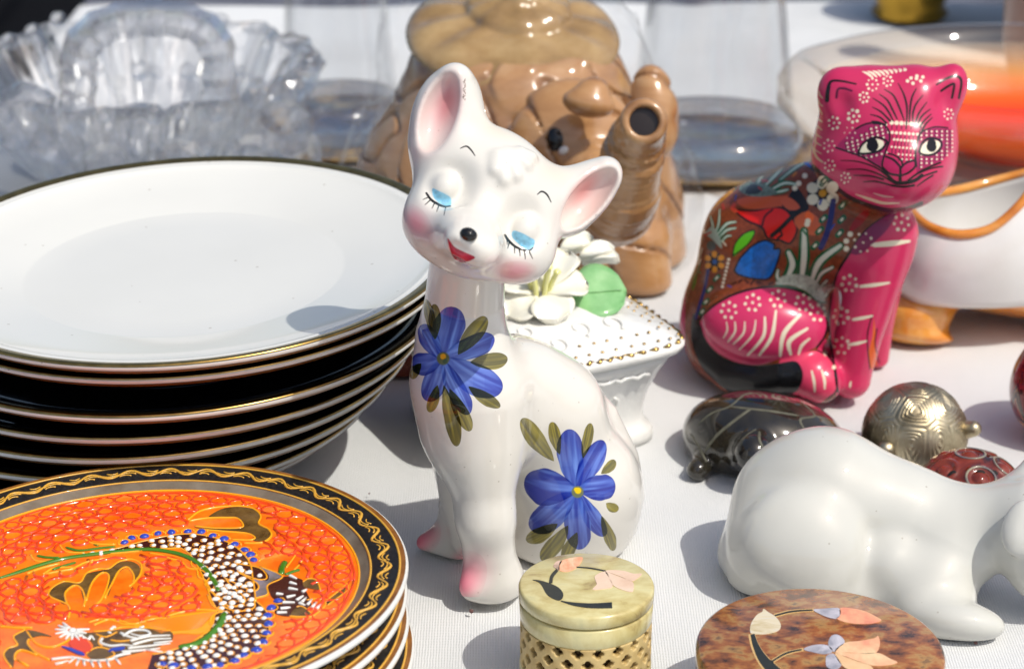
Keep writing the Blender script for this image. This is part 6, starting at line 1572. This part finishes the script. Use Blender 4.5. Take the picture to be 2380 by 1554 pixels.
# ------------------------------------------------------------------ white and orange lustre slipper
def build_slipper():
    Y = .955
    wm = ramp_mat("pearl_lustre_white", [(.3, (.66, .64, .60, 1)), (.6, (.72, .71, .69, 1))], 18, .16, coat=.5)
    om = ramp_mat("orange_lustre", [(.3, L(176, 96, 22)), (.5, L(214, 132, 44)), (.72, L(228, 172, 92))], 34, .12, coat=.6, dist=.8)
    root = empty("porcelain_slipper", onz(2250, 790, 0)); tag(root, "white porcelain slipper with an orange lustre rim and foot, right of the pink cat", "ornament")
    rim = [(2112, 478, .950), (2132, 506, .934), (2170, 530, .924), (2230, 545, .919), (2300, 532, .919), (2360, 486, .922), (2430, 410, .930), (2520, 360, .945), (2530, 355, .975), (2440, 385, .988), (2340, 412, .992), (2240, 438, .986), (2165, 452, .972), (2125, 464, .960)]
    p = smooth_curve([at(*q) for q in rim], 7, True); n = len(p); cxy = p.mean(0)
    low = p.copy(); x0 = p[:, 0].min(); low[:, 1] = cxy[1] + (p[:, 1] - cxy[1]) * .98; low[:, 0] = x0 - .006 + (p[:, 0] - x0) * 1.45; low[:, 2] = .0215
    rings = []
    for t in np.linspace(0, 1, 12):
        q = p * (1 - t) + low * t; k = 1 + .13 * math.sin(math.pi * t ** .9); q[:, :2] = cxy[:2] + (q[:, :2] - cxy[:2]) * k
        rings.append(q)
    inner = []
    for t in np.linspace(0, .8, 8):
        q = p * (1 - t) + low * t; k = (1 + .11 * math.sin(math.pi * t ** .9)) * (.955 - .1 * t); q[:, :2] = cxy[:2] + (q[:, :2] - cxy[:2]) * k; inner.append(q)
    allr = rings[::-1] + inner; v = np.concatenate(allr); f = []
    for i in range(len(allr) - 1):
        for j in range(n): j2 = (j + 1) % n; f.append([i * n + j, (i + 1) * n + j, (i + 1) * n + j2, i * n + j2])
    f.append([j for j in range(n)]); f.append([(len(allr) - 1) * n + j for j in range(n)][::-1])
    part_of(mesh_obj("bowl", v, f, wm), root)
    rt = .0021 * (1 + .06 * np.sin(np.arange(n) * .35))
    part_of(mesh_obj("orange_rim", *tube_geo(p, rt, 10, closed=True), om), root)
    s = Field(); s.ell(2380, 706, Y - .004, 345, 34, 125, 3, .01); s.ell(2125, 728, Y - .016, 86, 56, 86, 0, .012); s.ell(2128, 780, Y - .018, 88, 24, 80, 2, .006); s.ell(2640, 760, Y - .010, 90, 70, 84, 0, .012)
    s.floor(0, .002)
    o, v = sdf_obj("orange_foot", s, (at(2020, 700, Y)[0] - .004, .89, -.002), (at(2760, 700, Y)[0], .995, .04), .0013, om); part_of(o, root)
build_slipper()

# ------------------------------------------------------------------ glass at the back
CRYSTAL = glass("cut_crystal", (1., 1., 1.), .0, .52, 1.45, (.995, .995, 1.), bump=0.)
CLEAR_THIN = thin_glass('blown_glass')
CLEAR = glass("clear_glass", (.99, .99, 1.), 0., .62, 1.45, (.965, .97, .985))
def build_glass():
    # crystal basket
    c = at(330, 420, 1.15); c = np.array([at(330, 300, 1.15)[0], 1.15, 0])
    root = empty("crystal_basket", c); tag(root, "cut crystal basket with a thick arched glass handle, back left", "glass basket")
    def wob(t, z): return 1 + (.05 * np.cos(t * 14) + .03 * np.sign(np.cos(t * 28 + z * 260)) * .5) * np.clip(z / .05, .1, 1)
    prof = [(0, 0), (.045, 0), (.052, .004), (.055, .010), (.066, .022), (.078, .038), (.088, .055), (.093, .066), (.090, .069), (.082, .064), (.070, .046), (.056, .028), (.045, .018), (.020, .015), (0, .0145)]
    v, f = lathe_geo(prof, 168, c, wob=wob); part_of(mesh_obj("cut_bowl", v, f, CRYSTAL, smooth=False), root)
    hp = [(178, 260, 1.15), (182, 180, 1.15), (190, 110, 1.15), (245, 60, 1.15), (345, 44, 1.15), (445, 54, 1.15), (498, 100, 1.15), (506, 190, 1.15), (508, 270, 1.15)]
    p = smooth_curve([at(*q) for q in hp], 5); part_of(mesh_obj("handle", *tube_geo(p, .0098 * (1 + .08 * np.sin(np.arange(len(p)) * 1.9)), 8, up=(0, 1, 0), flat=1.2), CRYSTAL, smooth=False), root)
    for px, py, y, r in ((60, 260, 1.10, .017), (130, 330, 1.08, .012), (660, 300, 1.09, .016), (600, 350, 1.07, .012), (700, 360, 1.10, .012), (420, 380, 1.06, .013), (250, 390, 1.06, .013), (330, 300, 1.14, .016)):
        q = at(px, py, y); q[2] = max(q[2], r * .9); bm = bmesh.new(); bmesh.ops.create_icosphere(bm, subdivisions=2, radius=r)
        for vv in bm.verts: vv.co = Vector(q) + vv.co * random.uniform(.82, 1.1)
        me = bpy.data.meshes.new("crystal_knob"); bm.to_mesh(me); bm.free(); me.materials.append(CRYSTAL); o = bpy.data.objects.new("crystal_knob", me); link(o); part_of(o, root)
    bmesh_b = bmesh.new(); bmesh.ops.create_icosphere(bmesh_b, subdivisions=2, radius=.0048); mb_ = bpy.data.meshes.new("glint_bead"); bmesh_b.to_mesh(mb_); bmesh_b.free(); mb_.materials.append(CRYSTAL)
    for k in range(64):  # beads added round the bowl to throw sun glints
        a = k / 32 * 6.283 + random.uniform(-.05, .05); rr = (.094 if k < 32 else .080) + random.uniform(-.003, .003); zz = (.066 if k < 32 else .040) + random.uniform(-.004, .004)
        o = bpy.data.objects.new("glint_bead", mb_); link(o); o.location = c + np.array([rr * math.cos(a), rr * math.sin(a), zz]); o.rotation_euler = [random.uniform(0, 6) for _ in range(3)]; o.scale = [random.uniform(.6, 1.2)] * 3; part_of(o, root)
    # tall tumbler left of the teapot
    def vessel(name, lab, cat, px, y, prof, mat, bits=()):
        c = np.array([at(px, 300, y)[0], y, .0026]); root = empty(name, c); tag(root, lab, cat)
        v, f = lathe_geo(prof, 96, c, cap=False); part_of(mesh_obj("glass_wall", v, f, CLEAR_THIN), root)
        v, f = lathe_geo(bits, 96, c); part_of(mesh_obj("thick_bottom", v, f, mat), root); return root, c
    r, c = vessel("glass_tumbler", "clear tapering glass vessel with a thick bottom, left of the teapot", "glass", 790, 1.24,
           [(.0335, .0205), (.030, .05), (.027, .12), (.0255, .19), (.024, .19), (.0255, .12), (.0275, .06), (.030, .0215)], CLEAR,
           [(0, 0), (.034, 0), (.037, .003), (.036, .014), (.0335, .020), (.028, .0205), (.018, .019), (0, .0185)])
    r, c = vessel("glass_vase", "clear bell shaped glass vase right of the teapot with a thick foot", "glass", 1655, 1.20,
           [(.046, .0185), (.043, .035), (.039, .07), (.034, .11), (.031, .16), (.030, .20), (.0285, .20), (.0295, .16), (.0325, .11), (.037, .07), (.0405, .040), (.043, .0195)], CLEAR,
           [(0, 0), (.046, 0), (.0495, .003), (.0495, .010), (.046, .018), (.040, .0185), (.030, .016), (0, .015)])
    # orange glass bowl
    c = np.array([.273, 1.105, 0]); root = empty("glass_bowl", c); tag(root, "thick oval glass bowl with a bright orange centre, behind the pink cat", "glass bowl")
    def wb(t, z): return 1 + .10 * np.exp(-((np.abs(t - np.pi)) / .30) ** 2) * np.clip(z / .06, 0, 1)
    rot = math.radians(-9); A, B, H = .118, .082, .078
    def ov(prof, n=128):
        v, f = lathe_geo([(r_, z_ * H) for r_, z_ in prof], n, (0, 0, 0), A, B, wob=wb)
        q = v.copy(); q[:, 0] = v[:, 0] * math.cos(rot) - v[:, 1] * math.sin(rot); q[:, 1] = v[:, 0] * math.sin(rot) + v[:, 1] * math.cos(rot); return q + c, f
    pg = thin_glass("peach_glass", (.975, .925, .87), .6, 2.5)
    v, f = ov([(0, 0), (.55, 0), (.62, .03), (.80, .20), (.98, .45), (1.08, .68), (1.07, .86), (1.02, .97), (1.0, 1.), (.97, .985), (.92, .92), (.84, .76), (.72, .56), (.5, .42), (.25, .36), (0, .345)]); part_of(mesh_obj("glass_wall", v, f, pg), root)
    oc, n, l, b = new_mat("orange_glass"); b.inputs["Roughness"].default_value = .06; b.inputs["Coat Weight"].default_value = .4
    at_n = n.new("ShaderNodeAttribute"); at_n.attribute_name = "radius"
    cr = n.new("ShaderNodeValToRGB"); e = cr.color_ramp.elements
    while len(e) < 5: e.new(.5)
    for k, (p_, c_) in enumerate(((.30, L(226, 44, 2)), (.58, L(236, 62, 4)), (.72, L(240, 98, 12)), (.80, L(236, 168, 76)), (.90, L(232, 214, 176)))): e[k].position = p_; e[k].color = c_
    l.new(at_n.outputs["Fac"], cr.inputs[0]); l.new(cr.outputs[0], b.inputs["Base Color"])
    al = n.new("ShaderNodeMapRange"); al.inputs[1].default_value = .70; al.inputs[2].default_value = .90; al.inputs[3].default_value = 1.; al.inputs[4].default_value = .12
    l.new(at_n.outputs["Fac"], al.inputs[0]); l.new(al.outputs[0], b.inputs["Alpha"])
    rr = np.linspace(.90, .02, 24); zz = np.interp(rr, [0, .25, .5, .72, .84, .90], [.385, .40, .46, .60, .80, .895])
    v, f = ov(list(zip(rr, zz))); f = [q for q in f if len(q) == 4]; o = mesh_obj("orange_centre", v, f, oc); vert_attr(o, "radius", np.repeat(rr, 128)); part_of(o, root)
    pl = simple("peach_core", L(226, 164, 118), .2, coat=.4)
    v, f = ov([(.52, .05), (.60, .06), (.76, .20), (.90, .39)]); f = [q for q in f if len(q) == 4]; part_of(mesh_obj("peach_core", v, f, pl), root)
    # brass cup, gilt dish and vase at the very back
    br = simple("bright_brass", L(190, 150, 60), .25, metal=1., var=.3, scale=60)
    c = np.array([.268, 1.50, 0]); root = empty("brass_cup", c); tag(root, "small brass cup at the back beyond the orange glass bowl", "cup")
    v, f = lathe_geo([(0, 0), (.022, 0), (.026, .004), (.022, .010), (.030, .024), (.034, .042), (.033, .043), (.028, .026), (.018, .014), (0, .013)], 72, c); part_of(mesh_obj("cup_body", v, f, br), root)
    c = np.array([.375, 1.44, 0]); root = empty("gilt_dish", c); tag(root, "gilt dish at the upper right, leaning at the back of the table", "dish")
    v, f = lathe_geo([(0, 0), (.05, 0), (.055, .003), (.09, .020), (.118, .030), (.119, .032), (.09, .023), (.05, .006), (0, .005)], 128, (0, 0, 0)); o = mesh_obj("dish_body", v, f, br); o.parent = root; root.location = (.40, 1.50, .062); root.rotation_euler = (math.radians(32), 0, 0)
    c = np.array([.325, 1.33, 0]); root = empty("brown_vase", c); tag(root, "pinkish brown vase at the upper right edge beyond the glass bowl", "vase")
    vm = ramp_mat("pink_brown_glaze", [(.35, L(150, 108, 88)), (.65, L(190, 150, 128))], 14, .3, coat=.4)
    v, f = lathe_geo([(0, 0), (.022, 0), (.024, .003), (.030, .03), (.031, .07), (.026, .11), (.016, .14), (.014, .18), (.016, .19), (.012, .19), (.010, .18), (0, .05)], 72, c); part_of(mesh_obj("vase_body", v, f, vm), root)
    tm = ramp_mat("tray_refraction_tint", [(.35, L(44, 34, 30)), (.48, L(120, 88, 34)), (.6, L(186, 150, 76)), (.72, L(60, 60, 96))], 45, .25, coat=.4, detail=8, dist=1.)
    for x, y, lab in ((.108, 1.20, "added brown and gold tray colouring the foot of the clear vase right of the teapot"), (-.092, 1.24, "added brown and gold tray colouring the foot of the clear tumbler left of the teapot")):
        root = empty("added_tray", (x, y, 0)); tag(root, lab, "tray")  # trays invented to give the glass bottoms their refracted colours
        v, f = lathe_geo([(0, .0003), (.048, .0003), (.056, .0012), (.062, .0038), (.0625, .0046), (.061, .0046), (.054, .0026), (0, .0022)], 96); o = mesh_obj("tray_plate", v, f, tm); o.parent = root
    # black crate on the ground behind the table
    bk = simple("flat_black", (.005, .005, .006), .6, spec=.05); root = empty("black_block", (-.80, 2.0, -.74)); tag(root, "plain black crate standing on the ground beyond the left table corner", "block")
    for nm, a, b in (("side_panel", (-.40, -.30, 0), (.36, -.28, .66)), ("side_panel", (-.40, .28, 0), (.36, .30, .66)), ("side_panel", (-.40, -.2798, 0), (-.38, .2798, .66)), ("side_panel", (.34, -.2798, 0), (.36, .2798, .66)), ("lid", (-.42, -.32, .6602), (.38, .32, .70))):
        bm = bmesh.new(); bmesh.ops.create_cube(bm, size=1)
        for v in bm.verts: v.co = Vector([a[k] + (v.co[k] + .5) * (b[k] - a[k]) for k in range(3)])
        me = bpy.data.meshes.new(nm); bm.to_mesh(me); bm.free(); me.materials.append(bk); o = bpy.data.objects.new(nm, me); link(o); o.parent = root
build_glass()

# ------------------------------------------------------------------ crumbs on the cloth
cm = simple("crumb_brown", L(96, 66, 62), .8)
for lab, px, py, s in (("tiny brown crumb on the cloth in front of the white cat's paw", 1096, 1420, .0008), ("tiny brown crumb on the cloth in front of the crouching cat's paw", 2268, 1492, .0007), ("tiny brown crumb on the cloth left of the white cat", 858, 1146, .0004)):
    bm = bmesh.new(); bmesh.ops.create_icosphere(bm, subdivisions=1, radius=s)
    for v in bm.verts: v.co *= random.uniform(.6, 1.4)
    me = bpy.data.meshes.new("crumb"); bm.to_mesh(me); bm.free(); me.materials.append(cm); o = bpy.data.objects.new("crumb", me); link(o); o.location = onz(px, py, s * .4); tag(o, lab, "crumb")
